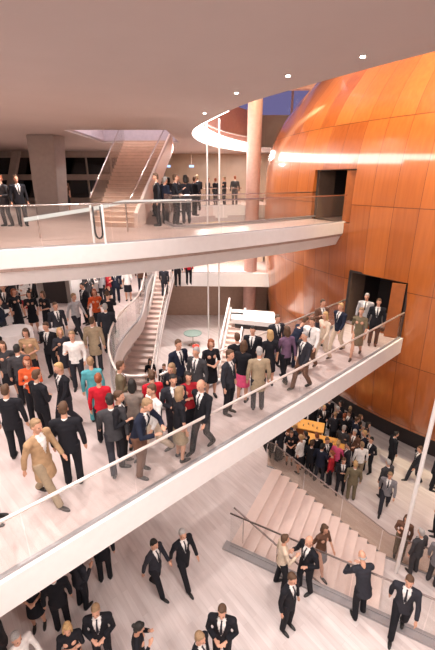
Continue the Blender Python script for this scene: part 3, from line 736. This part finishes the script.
def build_hair(J, kind):
    R = Matrix.Rotation(J['nod'], 3, 'X'); H = J['head']
    def hp(x, y, z): return H + R @ V(x, y, z)
    bm = new()
    ell(bm, hp(0, .022, .075), (.084, .094, .092), rot=R); ell(bm, hp(0, .05, .02), (.078, .062, .085), rot=R)
    if kind == 'short': ell(bm, hp(0, -.04, .125), (.055, .045, .03), rot=R)
    if kind == 'bald':
        bm.free(); bm = new(); tube(bm, [hp(-.077, .0, .03), hp(-.06, .07, .02), hp(0, .098, .02), hp(.06, .07, .02), hp(.077, .0, .03)], [.012, .024, .028, .024, .012], 8)
    if kind == 'long':
        ell(bm, hp(0, .06, -.04), (.092, .05, .13), rot=R)
        for s in (-1, 1): ell(bm, hp(s*.078, .005, -.02), (.022, .045, .10), rot=R)
        ell(bm, hp(.02, -.045, .12), (.06, .045, .035), rot=R)
    if kind == 'bun': ell(bm, hp(0, .125, .08), (.04, .04, .04)); ell(bm, hp(0, -.04, .125), (.055, .04, .028), rot=R)
    return remesh(bm, .011, 2)
def torso_parts(bm, J, g, female, bottom):
    up, pel = J['up'], J['pel']; k = .86 if female else 1.0; fr = V(0, -1, 0)
    for c, r in ((pel+up*.16, (.135*k+g, .10+g, .14)), (pel+up*.30, (.168*k+g, .118+g, .13)), (pel+up*.40, (.18*k+g, .105+g, .085))): ell(bm, c, r, 20, 12)
    loft(bm, [(pel.x+up.x*h, pel.y+up.y*h, pel.z+up.z*h, rx+g, ry+g) for h, rx, ry in ((bottom, .172, .128), (bottom*.4, .168, .122), (.08, .145*k+.01, .112), (.2, .148*k, .112), (.34, .172*k, .118), (.43, .15*k, .085))])
    for s, n in ((-1, 'R'), (1, 'L')):
        tube(bm, [J['neckb']+V(0, 0, -.035), J['sh'+n]+V(0, 0, .008)], [.062+g, .058+g], 10); ell(bm, J['sh'+n], (.062+g, .062+g, .062+g))
def sleeves(bm, J, g, female, full=1.0):
    for n in 'RL':
        sh, el, wr = J['sh'+n], J['el'+n], J['wr'+n]
        pts = [sh, sh.lerp(el, .5), el]; rs = [.062+g, .056+g, .05+g]
        if full > .5: pts += [el.lerp(wr, .5), el.lerp(wr, .93)]; rs += [.046+g, .04+g]
        tube(bm, pts, rs, 12)
def build_jacket(J, female):
    bm = new(); torso_parts(bm, J, .016, female, -.16 if not female else -.10); sleeves(bm, J, .004, female)
    me = remesh(bm, .017, 2)
    b = bmesh.new(); b.from_mesh(me); up, pel = J['up'], J['pel']; dead = []
    for f in b.faces:
        c = f.calc_center_median()-pel; h = c.dot(up); 
        if h > .16 and h < .56 and f.normal.y < .1 and c.y-up.y*h < -.02 and abs(c.x) < (h-.14)*.27 and abs(c.x) < .085: dead.append(f)
    bmesh.ops.delete(b, geom=dead, context='FACES'); b.to_mesh(me); b.free(); return me
def build_shirt(J, female):
    bm = new(); torso_parts(bm, J, .004, female, -.04)
    tube(bm, [J['neckb']-V(0, 0, .05), J['neckb']+V(0, -.005, .035)], [.075, .062], 14)
    return remesh(bm, .016, 1)
def build_top(J, female, full=1):
    bm = new(); torso_parts(bm, J, .008, female, -.10); sleeves(bm, J, -.002, female, full)
    return remesh(bm, .017, 2)
def build_tie(J):
    bm = new(); up, pel = J['up'], J['pel']
    a = pel+up*.20+V(0, -.137, 0); b = pel+up*.42+V(0, -.125, 0); c = J['neckb']+V(0, -.075, -.012)
    tube(bm, [a, a.lerp(b, .2), b, c], [.01, .03, .022, .018], 8, sq=(1, .3)); ell(bm, c, (.02, .014, .02)); return remesh(bm, .008, 1)
def build_trousers(J, female):
    bm = new(); ell(bm, J['pel']+V(0, 0, -.02), (.165, .122, .13))
    for s, n in ((-1, 'R'), (1, 'L')):
        h, kn, an = J['hip'+n], J['knee'+n], J['ank'+n]
        tube(bm, [h+V(0, 0, .02), h.lerp(kn, .45), kn, kn.lerp(an, .5), an+V(0, .0, -.035)], [.108, .094, .076, .070, .066], 12)
    return remesh(bm, .017, 2)
def build_skirt(J, length):
    bm = new(); zb = length; mid = (J['kneeR']+J['kneeL'])/2; pel = J['pel']
    loft(bm, [(mid.x, (mid.y*.5), zb, .20, .165), (0, mid.y*.4, (zb+.78)/2+.05, .188, .15), (0, 0, .84, .175, .132), (pel.x, pel.y, 1.0, .135, .10)], 28)
    return remesh(bm, .017, 2)
def build_shoe(J, n, heel):
    bm = new(); a = J['ank'+n]
    ell(bm, a+V(0, .015, -.045), (.043, .05, .042)); tube(bm, [a+V(0, .03, -.062), a+V(0, -.09, -.064), a+V(0, -.165, -.068), a+V(0, -.20, -.07)], [.038, .044, .034, .016], 12)
    if heel: tube(bm, [a+V(0, .04, -.05), a+V(0, .045, -.088)], [.02, .012], 8)
    return remesh(bm, .011, 1)
def build_eyes(J):
    R = Matrix.Rotation(J['nod'], 3, 'X'); bm = new()
    for s in (-1, 1): ell(bm, J['head']+R @ V(s*.032, -.083, .02), (.013, .008, .008), 8, 6, rot=R)
    me = bpy.data.meshes.new('e'); bm.to_mesh(me); bm.free(); return me
def build_lips(J):
    R = Matrix.Rotation(J['nod'], 3, 'X'); bm = new(); ell(bm, J['head']+R @ V(0, -.093, -.034), (.022, .007, .008), 8, 6, rot=R)
    me = bpy.data.meshes.new('l'); bm.to_mesh(me); bm.free(); return me
CACHE = {}
def cached(key, fn):
    if key not in CACHE: CACHE[key] = fn()
    return CACHE[key]
def outfit(style, pose, hair):
    """list of (part name, mesh, role)"""
    fem = style in ('dress', 'top', 'gown')
    J = cached(('J', pose, fem), lambda: skeleton(pose, fem)); K = lambda n, f: cached((n, pose, fem), f)
    parts = [('body', K('body', lambda: build_body(J, fem)), 'skin'), ('eyes', K('eyes', lambda: build_eyes(J)), 'eye'), ('lips', K('lips', lambda: build_lips(J)), 'lip'), ('hair', cached(('hair', hair, pose, fem), lambda: build_hair(J, hair)), 'hair')]
    if style == 'suit':
        parts += [('jacket', K('jacket', lambda: build_jacket(J, fem)), 'a'), ('shirt', K('shirt', lambda: build_shirt(J, fem)), 'c'), ('tie', K('tie', lambda: build_tie(J)), 'tie'), ('trousers', K('trousers', lambda: build_trousers(J, fem)), 'b')]
    if style == 'coat':
        parts += [('coat', K('jacket', lambda: build_jacket(J, fem)), 'a'), ('coat_skirt', K('coatsk', lambda: build_skirt(J, .58)), 'a'), ('shirt', K('shirt', lambda: build_shirt(J, fem)), 'c'), ('trousers', K('trousers', lambda: build_trousers(J, fem)), 'b')]
    if style == 'shirt': parts += [('shirt', K('mtop', lambda: build_top(J, fem)), 'a'), ('trousers', K('trousers', lambda: build_trousers(J, fem)), 'b')]
    if style == 'top': parts += [('blouse', K('top', lambda: build_top(J, fem)), 'a'), ('trousers', K('trousers', lambda: build_trousers(J, fem)), 'b')]
    if style == 'dress': parts += [('bodice', K('dtop', lambda: build_top(J, fem, .3)), 'a'), ('skirt', K('skirt', lambda: build_skirt(J, .48)), 'b')]
    if style == 'gown': parts += [('bodice', K('dtop', lambda: build_top(J, fem, .3)), 'a'), ('skirt', K('gskirt', lambda: build_skirt(J, .10)), 'b')]
    for n in 'RL': parts.append(('shoe', cached(('shoe', pose, fem, n), lambda: build_shoe(J, n, fem)), 'shoe'))
    return parts
PLACED = []; MIND = .54
def person(px, py, z, face, style, pose, a, b, hair, hcol, label, h=1.0, c='white', tie='dark', group=None, skin=SKIN):
    p = at(px, py, z)
    near = .40 if group else MIND
    for _ in range(12):
        for q in PLACED:
            if abs(q.z-p.z) < .5:
                d = Vector((p.x-q.x, p.y-q.y, 0)); l = d.length
                if l < near: p += (d/l if l > 1e-4 else Vector((1, 0, 0)))*(near-l)
    PLACED.append(p.copy())
    root = empty('person', (p.x, p.y, z+.0), math.radians(face), label, 'person', group)
    root.scale = (h, h, h)
    for nm, me, role in outfit(style, pose, hair):
        o = bpy.data.objects.new(nm, me); C.objects.link(o); o.parent = root
        m = {'skin': skin, 'eye': EYE, 'lip': LIP, 'hair': HM[hcol], 'a': FM[a], 'b': FM[b], 'c': FM[c], 'tie': FM[tie], 'shoe': SHOE}[role]
        if not me.materials: me.materials.append(m)
        o.material_slots[0].link = 'OBJECT'; o.material_slots[0].material = m
        for f in me.polygons[:1]:
            pass
    return root
# foreground hall floor (z=0)
PP = [
 # px, py(feet), z, facing, style, pose, top, bottom, hair, haircol, label, scale
 (184, 581, 0, 40, 'suit', 'walk', 'black', 'black', 'short', 'grey', 'person in black suit striding over the open hall floor, right of the two walkers', 1.0),
 (157, 591, 0, 60, 'suit', 'walk2', 'dark', 'black', 'short', 'black', 'slim person in black walking over the open hall floor, left of the two walkers', .98),
 (106, 579, 0, 200, 'suit', 'stand', 'black', 'black', 'short', 'brown', 'person in dark suit partly under the diagonal bridge, left of the two walkers', 1.0),
 (84, 606, 0, 150, 'suit', 'glass', 'dark', 'black', 'short', 'brown', 'person in dark suit standing half under the bridge, right of a woman in black', 1.0),
 (68, 622, 0, 210, 'suit', 'stand', 'black', 'black', 'short', 'black', 'person in black suit seen from behind near the bridge edge, lower left', 1.0),
 (52, 626, 0, 20, 'dress', 'clasp', 'black', 'black', 'long', 'red', 'person in short black dress with bare arms under the bridge, lower left', .96),
 (105, 662, 0, 10, 'suit', 'clasp', 'black', 'black', 'short', 'fair', 'person in black suit with white shirt facing the camera, bottom left', 1.02),
 (79, 676, 0, 20, 'dress', 'cross', 'black', 'black', 'long', 'blond', 'blond person in black dress holding the arms together at the bottom edge', .95),
 (142, 680, 0, 100, 'top', 'phone', 'black', 'black', 'bun', 'black', 'person in black with hands raised at the bottom edge, right of centre-left group', .98),
 (31, 690, 0, 60, 'shirt', 'walk', 'white', 'grey', 'short', 'grey', 'person in white top at the bottom left edge', 1.0),
 (8, 668, 0, 300, 'suit', 'stand', 'charcoal', 'charcoal', 'short', 'brown', 'person in charcoal suit in the bottom left corner', 1.0),
 (222, 664, 0, 350, 'suit', 'clasp', 'black', 'black', 'short', 'brown', 'tall person in black suit and tie facing the camera, bottom centre', 1.04),
 (200, 690, 0, 60, 'suit', 'glass', 'black', 'black', 'short', 'fair', 'person in black suit cut by the bottom edge, beside the tall one in tie', 1.0),
 (286, 628, 0, 40, 'suit', 'stand', 'black', 'black', 'short', 'brown', 'person in black suit standing in front of the pair at the lower glass rail', 1.0),
 (280, 586, 0, 100, 'top', 'talk', 'beige', 'black', 'short', 'brown', 'person in beige jacket and black trousers talking at the lower glass rail', .97),
 (304, 590, 0, 300, 'suit', 'talk', 'black', 'black', 'bald', 'brown', 'bald person in black suit gesturing towards the person in beige', 1.02),
 (358, 615, 0, 190, 'suit', 'rail', 'dark', 'black', 'bald', 'grey', 'bald person in dark suit seen from behind leaning on the lower glass rail', 1.0),
 (396, 632, 0, 330, 'suit', 'walk2', 'dark', 'black', 'short', 'brown', 'person in dark suit lounging against the lower glass rail at the right', 1.02),
 (318, 570, -1.077, 30, 'dress', 'walk2', 'brown', 'grey', 'long', 'brown', 'person in brownish dress climbing the wide stairs behind the glass', 1.0),
 # lower hall, right side
 (382, 497, -2, 200, 'suit', 'stand', 'charcoal', 'dark', 'short', 'grey', 'person in charcoal suit walking in the open lower hall, farther of two', 1.0),
 (383, 510, -2, 330, 'suit', 'walk', 'grey', 'dark', 'short', 'fair', 'person in grey suit walking in the open lower hall, nearer of two', 1.0),
 (398, 556, -2, 330, 'top', 'glass', 'brown', 'olive', 'long', 'brown', 'person in brown top behind the bronze glass, left of the thick white rod', 1.0),
 (412, 572, -2, 200, 'suit', 'stand', 'charcoal', 'charcoal', 'short', 'grey', 'grey-haired person in charcoal suit right of the thick white rod', 1.0),
 (430, 582, -2, 120, 'suit', 'stand', 'grey', 'charcoal', 'short', 'brown', 'person in grey jacket at the right picture edge behind the bronze glass', 1.0),
 (357, 478, -2, 180, 'shirt', 'stand', 'white', 'khaki', 'short', 'fair', 'person in white shirt and khaki trousers at the right fringe of the lower crowd', 1.0),
 (366, 472, -2, 300, 'suit', 'talk', 'black', 'black', 'short', 'black', 'person in black suit under the drum rim, right fringe of the lower crowd', 1.0),
 (350, 499, -2, 170, 'suit', 'stand', 'olive', 'olive', 'short', 'blond', 'person in olive brown suit close behind the bronze glass, middle of the stairs', 1.0),
 (389, 466, -2, 90, 'suit', 'stand', 'black', 'black', 'short', 'black', 'person in black in shadow under the drum rim, middle right', 1.0),
 (413, 482, -2, 270, 'suit', 'walk2', 'dark', 'dark', 'short', 'brown', 'person in dark suit in shadow under the drum rim, left of the thick rod', 1.0),
 (431, 489, -2, 60, 'suit', 'stand', 'dark', 'black', 'short', 'black', 'person in dark suit under the drum rim at the right picture edge', 1.0),
 (434, 535, -2, 250, 'suit', 'stand', 'black', 'black', 'short', 'black', 'person in black at the right picture edge beside the lower walkway', 1.0),
 # diagonal bridge, right to left
 (372, 345, F1, 340, 'suit', 'stand', 'black', 'black', 'short', 'brown', 'person in black waistcoat and grey sleeves stepping out of the lower doorway, right of three', 1.0),
 (361, 338, F1, 330, 'suit', 'stand', 'lightgrey', 'grey', 'short', 'grey', 'grey-haired person in light grey just inside the lower doorway', 1.0),
 (355, 357, F1, 330, 'dress', 'walk', 'olive', 'olive', 'short', 'fair', 'person in olive grey dress walking out of the lower doorway, nearest the glass', 1.0),
 (336, 351, F1, 300, 'suit', 'walk2', 'navy', 'beige', 'short', 'blond', 'fair person in navy jacket and beige trousers near the doorway end of the bridge', 1.0),
 (321, 361, F1, 300, 'top', 'walk', 'cream', 'cream', 'long', 'blond', 'person in cream top and cream trousers on the doorway half of the bridge', .98),
 (308, 370, F1, 320, 'suit', 'walk', 'white', 'brown', 'short', 'brown', 'person in white jacket in the middle of the right bridge crowd', 1.0),
 (301, 388, F1, 300, 'suit', 'walk2', 'dark', 'brown', 'short', 'grey', 'person in dark jacket and brown trousers close to the front glass, right of centre', 1.0),
 (291, 366, F1, 120, 'suit', 'bent', 'navy', 'navy', 'short', 'brown', 'person in navy leaning on the rear glass of the bridge', 1.0),
 (284, 382, F1, 200, 'top', 'walk2', 'purple', 'black', 'long', 'brown', 'person in dull purple top and black trousers on the bridge', 1.0),
 (270, 385, F1, 190, 'dress', 'stand', 'black', 'black', 'long', 'blond', 'blond person in black dress on the middle of the bridge', .98),
 (257, 409, F1, 185, 'coat', 'stand', 'khaki', 'dark', 'short', 'grey', 'grey-haired person in khaki grey coat dress close to the front glass', 1.0),
 (246, 403, F1, 150, 'dress', 'stand', 'black', 'pink', 'long', 'brown', 'person in black top and bright pink skirt on the bridge', 1.0),
 (252, 381, F1, 340, 'suit', 'stand', 'black', 'black', 'short', 'black', 'black-haired person in black suit facing the camera at the rear glass', 1.0),
 (228, 413, F1, 60, 'suit', 'stand', 'dark', 'black', 'short', 'brown', 'slim person in dark suit standing alone in profile on the bridge', 1.02),
 (211, 396, F1, 20, 'dress', 'clasp', 'black', 'black', 'long', 'red', 'red-haired person in black dress left of the one standing alone in profile', .98),
 (198, 408, F1, 330, 'suit', 'stand', 'charcoal', 'charcoal', 'short', 'grey', 'grey-haired person in charcoal jacket behind the bald one in a suit', 1.0),
 (203, 449, F1, 320, 'suit', 'walk2', 'black', 'black', 'bald', 'fair', 'balding person in black suit and white shirt walking near the front glass', 1.0),
 (191, 438, F1, 20, 'dress', 'cross', 'crimson', 'black', 'long', 'black', 'dark-haired person in crimson top left of the balding one in a suit', .98),
 (180, 400, F1, 40, 'suit', 'stand', 'navy', 'black', 'short', 'brown', 'brown-haired person in navy suit at the rear glass above the small figures far below', 1.02),
 (181, 459, F1, 120, 'dress', 'stand', 'black', 'khaki', 'long', 'fair', 'fair person in black top and khaki skirt beside the front glass', 1.0),
 (164, 456, F1, 310, 'shirt', 'walk', 'white', 'beige', 'short', 'brown', 'person in white shirt and beige trousers in the bridge crowd, left of centre', 1.0),
 (156, 436, F1, 200, 'top', 'stand', 'red', 'black', 'bun', 'brown', 'person in bright red top at the head of the bridge', .97),
 (142, 473, F1, 70, 'suit', 'rail', 'navy', 'brown', 'short', 'fair', 'fair person in navy jacket bending forward, nearest the front glass', 1.05),
 (131, 471, F1, 200, 'suit', 'walk', 'charcoal', 'dark', 'short', 'black', 'black-haired person in charcoal suit at the left of the bending one', 1.0),
 (141, 448, F1, 180, 'dress', 'cross', 'patterned', 'black', 'long', 'black', 'person in brownish patterned top behind the bending one', .97),
 (125, 425, F1, 110, 'suit', 'glass', 'olive', 'dark', 'short', 'brown', 'person in olive jacket at the inner corner of the notch balustrade', .98),
 # foyer deck, left
 (106, 441, F1, 190, 'top', 'stand', 'red', 'black', 'bun', 'red', 'person in bright red jacket and black trousers by the curved notch', .98),
 (98, 420, F1, 200, 'top', 'stand', 'teal', 'teal', 'short', 'fair', 'person dressed all in light teal by the curved notch', .98),
 (98, 371, F1, 180, 'coat', 'stand', 'khaki', 'dark', 'short', 'brown', 'person in khaki coat seen from behind at the curved notch glass', 1.02),
 (70, 428, F1, 320, 'suit', 'walk2', 'black', 'dark', 'short', 'blond', 'blond person in black jacket left of the one in teal', 1.0),
 (50, 500, F1, 70, 'coat', 'walk', 'tan', 'khaki', 'short', 'fair', 'person in long tan coat hurrying across the foyer deck, lower left', 1.02),
 (62, 492, F1, 190, 'suit', 'stand', 'black', 'black', 'short', 'brown', 'person in black suit right behind the one in a tan coat', 1.04),
 (20, 457, F1, 190, 'suit', 'stand', 'black', 'black', 'short', 'brown', 'person in black suit seen from behind alone on the open left floor', 1.0),
 (-4, 522, F1, 100, 'suit', 'stand', 'black', 'black', 'short', 'black', 'person in black cut by the left picture edge on the deck', 1.0),
 (39, 420, F1, 20, 'top', 'cross', 'orange', 'black', 'long', 'red', 'red-haired person in orange top on the left of the foyer deck', 1.0),
 (52, 436, F1, 150, 'suit', 'clasp', 'black', 'black', 'short', 'brown', 'person in black suit between the orange top and the blond one', 1.0),
 (80, 389, F1, 10, 'shirt', 'glass', 'white', 'dark', 'short', 'fair', 'person in white shirt and dark trousers in the left crowd', 1.02),
 (55, 376, F1, 350, 'suit', 'glass', 'black', 'black', 'short', 'brown', 'person in black suit left of the one in white shirt', 1.0),
 (67, 380, F1, 30, 'dress', 'talk', 'dark', 'dark', 'long', 'blond', 'blond person in dark dress between black suit and white shirt', .96),
 (36, 384, F1, 10, 'gown', 'clasp', 'tan', 'black', 'long', 'brown', 'brown-haired person in tan bodice and long black skirt by the round tables', 1.0),
 (2, 384, F1, 60, 'suit', 'stand', 'black', 'black', 'short', 'black', 'person in black suit at the left picture edge beside the nearest round table', 1.0),
 (28, 404, F1, 200, 'suit', 'stand', 'charcoal', 'black', 'short', 'black', 'person in charcoal suit left of the orange top', .98),
 (79, 338, F1, 60, 'shirt', 'walk', 'lightgrey', 'dark', 'short', 'fair', 'person in light grey shirt walking past the grey service block', 1.0),
 (88, 324, F1, 320, 'suit', 'stand', 'black', 'black', 'short', 'black', 'person in black suit right behind the grey shirted walker', 1.0),
 (99, 332, F1, 20, 'dress', 'talk', 'orange', 'black', 'long', 'red', 'red-haired person in orange top near the back of the left crowd', 1.0),
 (112, 334, F1, 200, 'suit', 'bent', 'black', 'black', 'short', 'brown', 'person in black leaning over the curved notch glass', 1.0),
 (129, 301, F1, 180, 'dress', 'glass', 'white', 'black', 'bun', 'brown', 'person in white top and black skirt at the far end of the deck', 1.0),
 (117, 302, F1, 20, 'suit', 'stand', 'navy', 'navy', 'short', 'grey', 'person in navy suit left of white top and black skirt, far end of the deck', 1.0),
 (104, 303, F1, 340, 'suit', 'glass', 'lightgrey', 'dark', 'short', 'brown', 'person in light grey jacket near the far white table', 1.0),
 (142, 292, F1, 180, 'suit', 'stand', 'brown', 'dark', 'short', 'black', 'person in brown jacket at the top left of the bright curving stairs', 1.0),
 (36, 333, F1, 20, 'dress', 'glass', 'black', 'black', 'long', 'black', 'person in black dress left of two alike in front of the grey block', .97),
 (45, 333, F1, 340, 'gown', 'clasp', 'black', 'black', 'long', 'brown', 'person in long black gown right of two alike in front of the grey block', .97),
 (21, 332, F1, 60, 'gown', 'stand', 'black', 'black', 'long', 'red', 'red-haired person in long black gown behind the round tables', 1.0),
 (11, 327, F1, 20, 'suit', 'talk', 'dark', 'dark', 'short', 'red', 'red-haired person in dark suit behind the round tables', 1.0),
 (28, 318, F1, 320, 'dress', 'talk', 'white', 'crimson', 'long', 'red', 'person in white top and crimson skirt behind the black gowns', 1.0),
 (3, 318, F1, 90, 'suit', 'stand', 'black', 'black', 'short', 'black', 'person in black suit at the left edge, back of the crowd', 1.0),
 (7, 345, F1, 120, 'suit', 'talk', 'navy', 'dark', 'short', 'fair', 'person in navy at the left edge behind the nearest white table', 1.0),
 (170, 430, F1, 330, 'top', 'cross', 'black', 'black', 'long', 'fair', 'person in black top in the thick of the bridge crowd, behind the white shirt', .98),
 (176, 446, F1, 20, 'suit', 'clasp', 'dark', 'dark', 'short', 'black', 'black-haired person in dark suit facing the camera beside the white shirt', 1.0),
 (150, 455, F1, 90, 'suit', 'glass', 'black', 'black', 'short', 'brown', 'brown-haired person in black suit in profile behind the bending navy jacket', 1.0),
 (237, 392, F1, 200, 'suit', 'talk', 'black', 'black', 'short', 'brown', 'person in black suit turned away between the lone profile and the pink skirt', 1.0),
 (276, 366, F1, 20, 'suit', 'stand', 'dark', 'dark', 'short', 'brown', 'person in dark suit at the rear glass behind the purple top', 1.0),
 (318, 346, F1, 20, 'suit', 'talk', 'brown', 'dark', 'short', 'brown', 'person in brown jacket at the rear glass beside the cream top', 1.0),
 (14, 398, F1, 30, 'dress', 'talk', 'charcoal', 'black', 'long', 'brown', 'person in charcoal top near the left edge behind the lone back view', .97),
 (62, 350, F1, 40, 'suit', 'stand', 'dark', 'dark', 'short', 'brown', 'person in dark suit in front of the dark opening of the grey block', 1.0),
 (110, 352, F1, 200, 'suit', 'glass', 'dark', 'dark', 'short', 'grey', 'grey-haired person in dark suit by the curved notch glass', 1.0),
 # on stairs and hall floor beyond
 (165, 296, 3.17, 180, 'suit', 'walk2', 'dark', 'dark', 'short', 'brown', 'person in dark suit climbing the upper part of the bright curving stairs', 1.0),
 (152, 392, 0, 20, 'dress', 'stand', 'black', 'black', 'long', 'black', 'small figure in black dress at the foot of the curving stairs, left of two', 1.0),
 (166, 398, 0, 340, 'suit', 'stand', 'black', 'black', 'short', 'brown', 'small figure in black suit at the foot of the curving stairs, right of two', 1.0),
 (206, 384, 0, 40, 'suit', 'walk2', 'black', 'black', 'short', 'black', 'small figure in black on the bright hall floor beside the narrow back stairs', 1.0),
 (178, 286, F1, 20, 'suit', 'stand', 'black', 'black', 'short', 'black', 'small figure in black at the left end of the far cream walkway', 1.0),
 (189, 284, F1, 20, 'top', 'stand', 'red', 'black', 'short', 'brown', 'small figure in red on the far cream walkway', 1.0),
 (211, 309, 0.9, 20, 'suit', 'stand', 'black', 'black', 'short', 'black', 'PLACE', 1.0),
 # upper balcony
 (9, 226, F2, 330, 'suit', 'talk', 'charcoal', 'dark', 'short', 'red', 'person in dark jacket at the far left on the upper balcony', 1.0),
 (24, 226, F2, 40, 'suit', 'stand', 'black', 'black', 'short', 'brown', 'person in black just left of the grey pillar on the upper balcony', 1.0),
 (68, 213, F2, 40, 'dress', 'glass', 'brown', 'black', 'long', 'red', 'red-haired person right of the grey pillar on the upper balcony', 1.0),
]
PP = [r for r in PP if r[10] != 'PLACE']
for r in PP: person(*r)
# crowds: every figure its own object; labels count along each crowd
rnd = random.Random(21)
SUITS = [('suit', 'black', 'black'), ('suit', 'dark', 'black'), ('suit', 'navy', 'dark'), ('suit', 'charcoal', 'charcoal'), ('dress', 'black', 'black'), ('top', 'black', 'dark'), ('suit', 'black', 'black'), ('gown', 'dark', 'dark')]
POSES = ['stand', 'glass', 'clasp', 'talk', 'cross']
ORD = ['first', 'second', 'third', 'fourth', 'fifth', 'sixth', 'seventh', 'eighth', 'ninth', 'tenth', 'eleventh', 'twelfth']
def crowd(rows, where, group, z, extra={}):
    for row_name, y, xs in rows:
        for i, x in enumerate(xs):
            st, a, b = rnd.choice(SUITS); hc = rnd.choice(['black', 'brown', 'brown', 'fair', 'grey', 'red', 'blond']); 
            if (row_name, i) in extra: st, a, b, hc = extra[(row_name, i)]
            hs = 'short' if st in ('suit', 'shirt') else rnd.choice(['long', 'bun'])
            yy = y[0]+(y[1]-y[0])*i/max(1, len(xs)-1) if isinstance(y, tuple) else y
            cl = {'suit': a+' suit', 'dress': a+' top and '+b+' skirt' if a != b else a+' dress', 'top': a+' top and '+b+' trousers', 'gown': a+' evening gown', 'shirt': a+' shirt'}[st]
            lab = '%s, %s from left in %s row of %s' % (cl, ORD[i], row_name, where)
            person(x+rnd.uniform(-1.2, 1.2), yy+rnd.uniform(-1.0, 1.0), z, rnd.uniform(0, 360), st, rnd.choice(POSES), a, b, hs, hc, lab, rnd.uniform(.95, 1.04), group=group)
crowd([('rear', (415, 437), [292, 303, 314, 326, 337, 347]),
       ('back', (424, 446), [286, 298, 311, 322, 334, 345, 356]),
       ('second', (434, 456), [277, 288, 331, 341, 351, 361]),
       ('third', (444, 468), [247, 258, 270, 281, 293, 340, 349, 358]),
       ('fourth', (456, 479), [268, 279, 290, 302, 313, 324, 334, 344]),
       ('front', (470, 492), [299, 309, 318, 329, 339])], 'lower hall crowd', 'crowd at the orange bar counters', LL,
      {('fourth', 6): ('top', 'pink', 'black', 'blond'), ('front', 3): ('top', 'crimson', 'black', 'red'), ('third', 6): ('suit', 'brown', 'dark', 'grey'), ('second', 1): ('shirt', 'lightgrey', 'dark', 'grey'), ('front', 0): ('dress', 'white', 'black', 'blond')})
crowd([('back', (212, 211), [152, 161, 170, 179, 188, 197]),
       ('middle', (217, 216), [156, 166, 176, 186, 196]),
       ('rear', (206, 205), [207, 216, 225, 234]),
       ('front', (225, 224), [158, 167, 177, 187])], 'upper balcony group', 'group on the upper balcony beside the brown stairs', F2)
crowd([('rear', (291, 283), [5, 17, 29, 41, 90, 104, 116, 127]),
       ('back', (300, 290), [8, 22, 36, 48, 86, 98, 110, 122]),
       ('middle', (312, 304), [2, 16, 30, 92, 106])], 'far left deck crowd', 'crowd at the far left of the foyer deck', F1,
      {('back', 5): ('shirt', 'white', 'dark', 'brown'), ('middle', 2): ('top', 'white', 'black', 'red'), ('middle', 4): ('dress', 'crimson', 'black', 'red')})
for me_ in set(CACHE[k] for k in CACHE if k[0] != 'J'):
    for f in me_.polygons: f.use_smooth = True
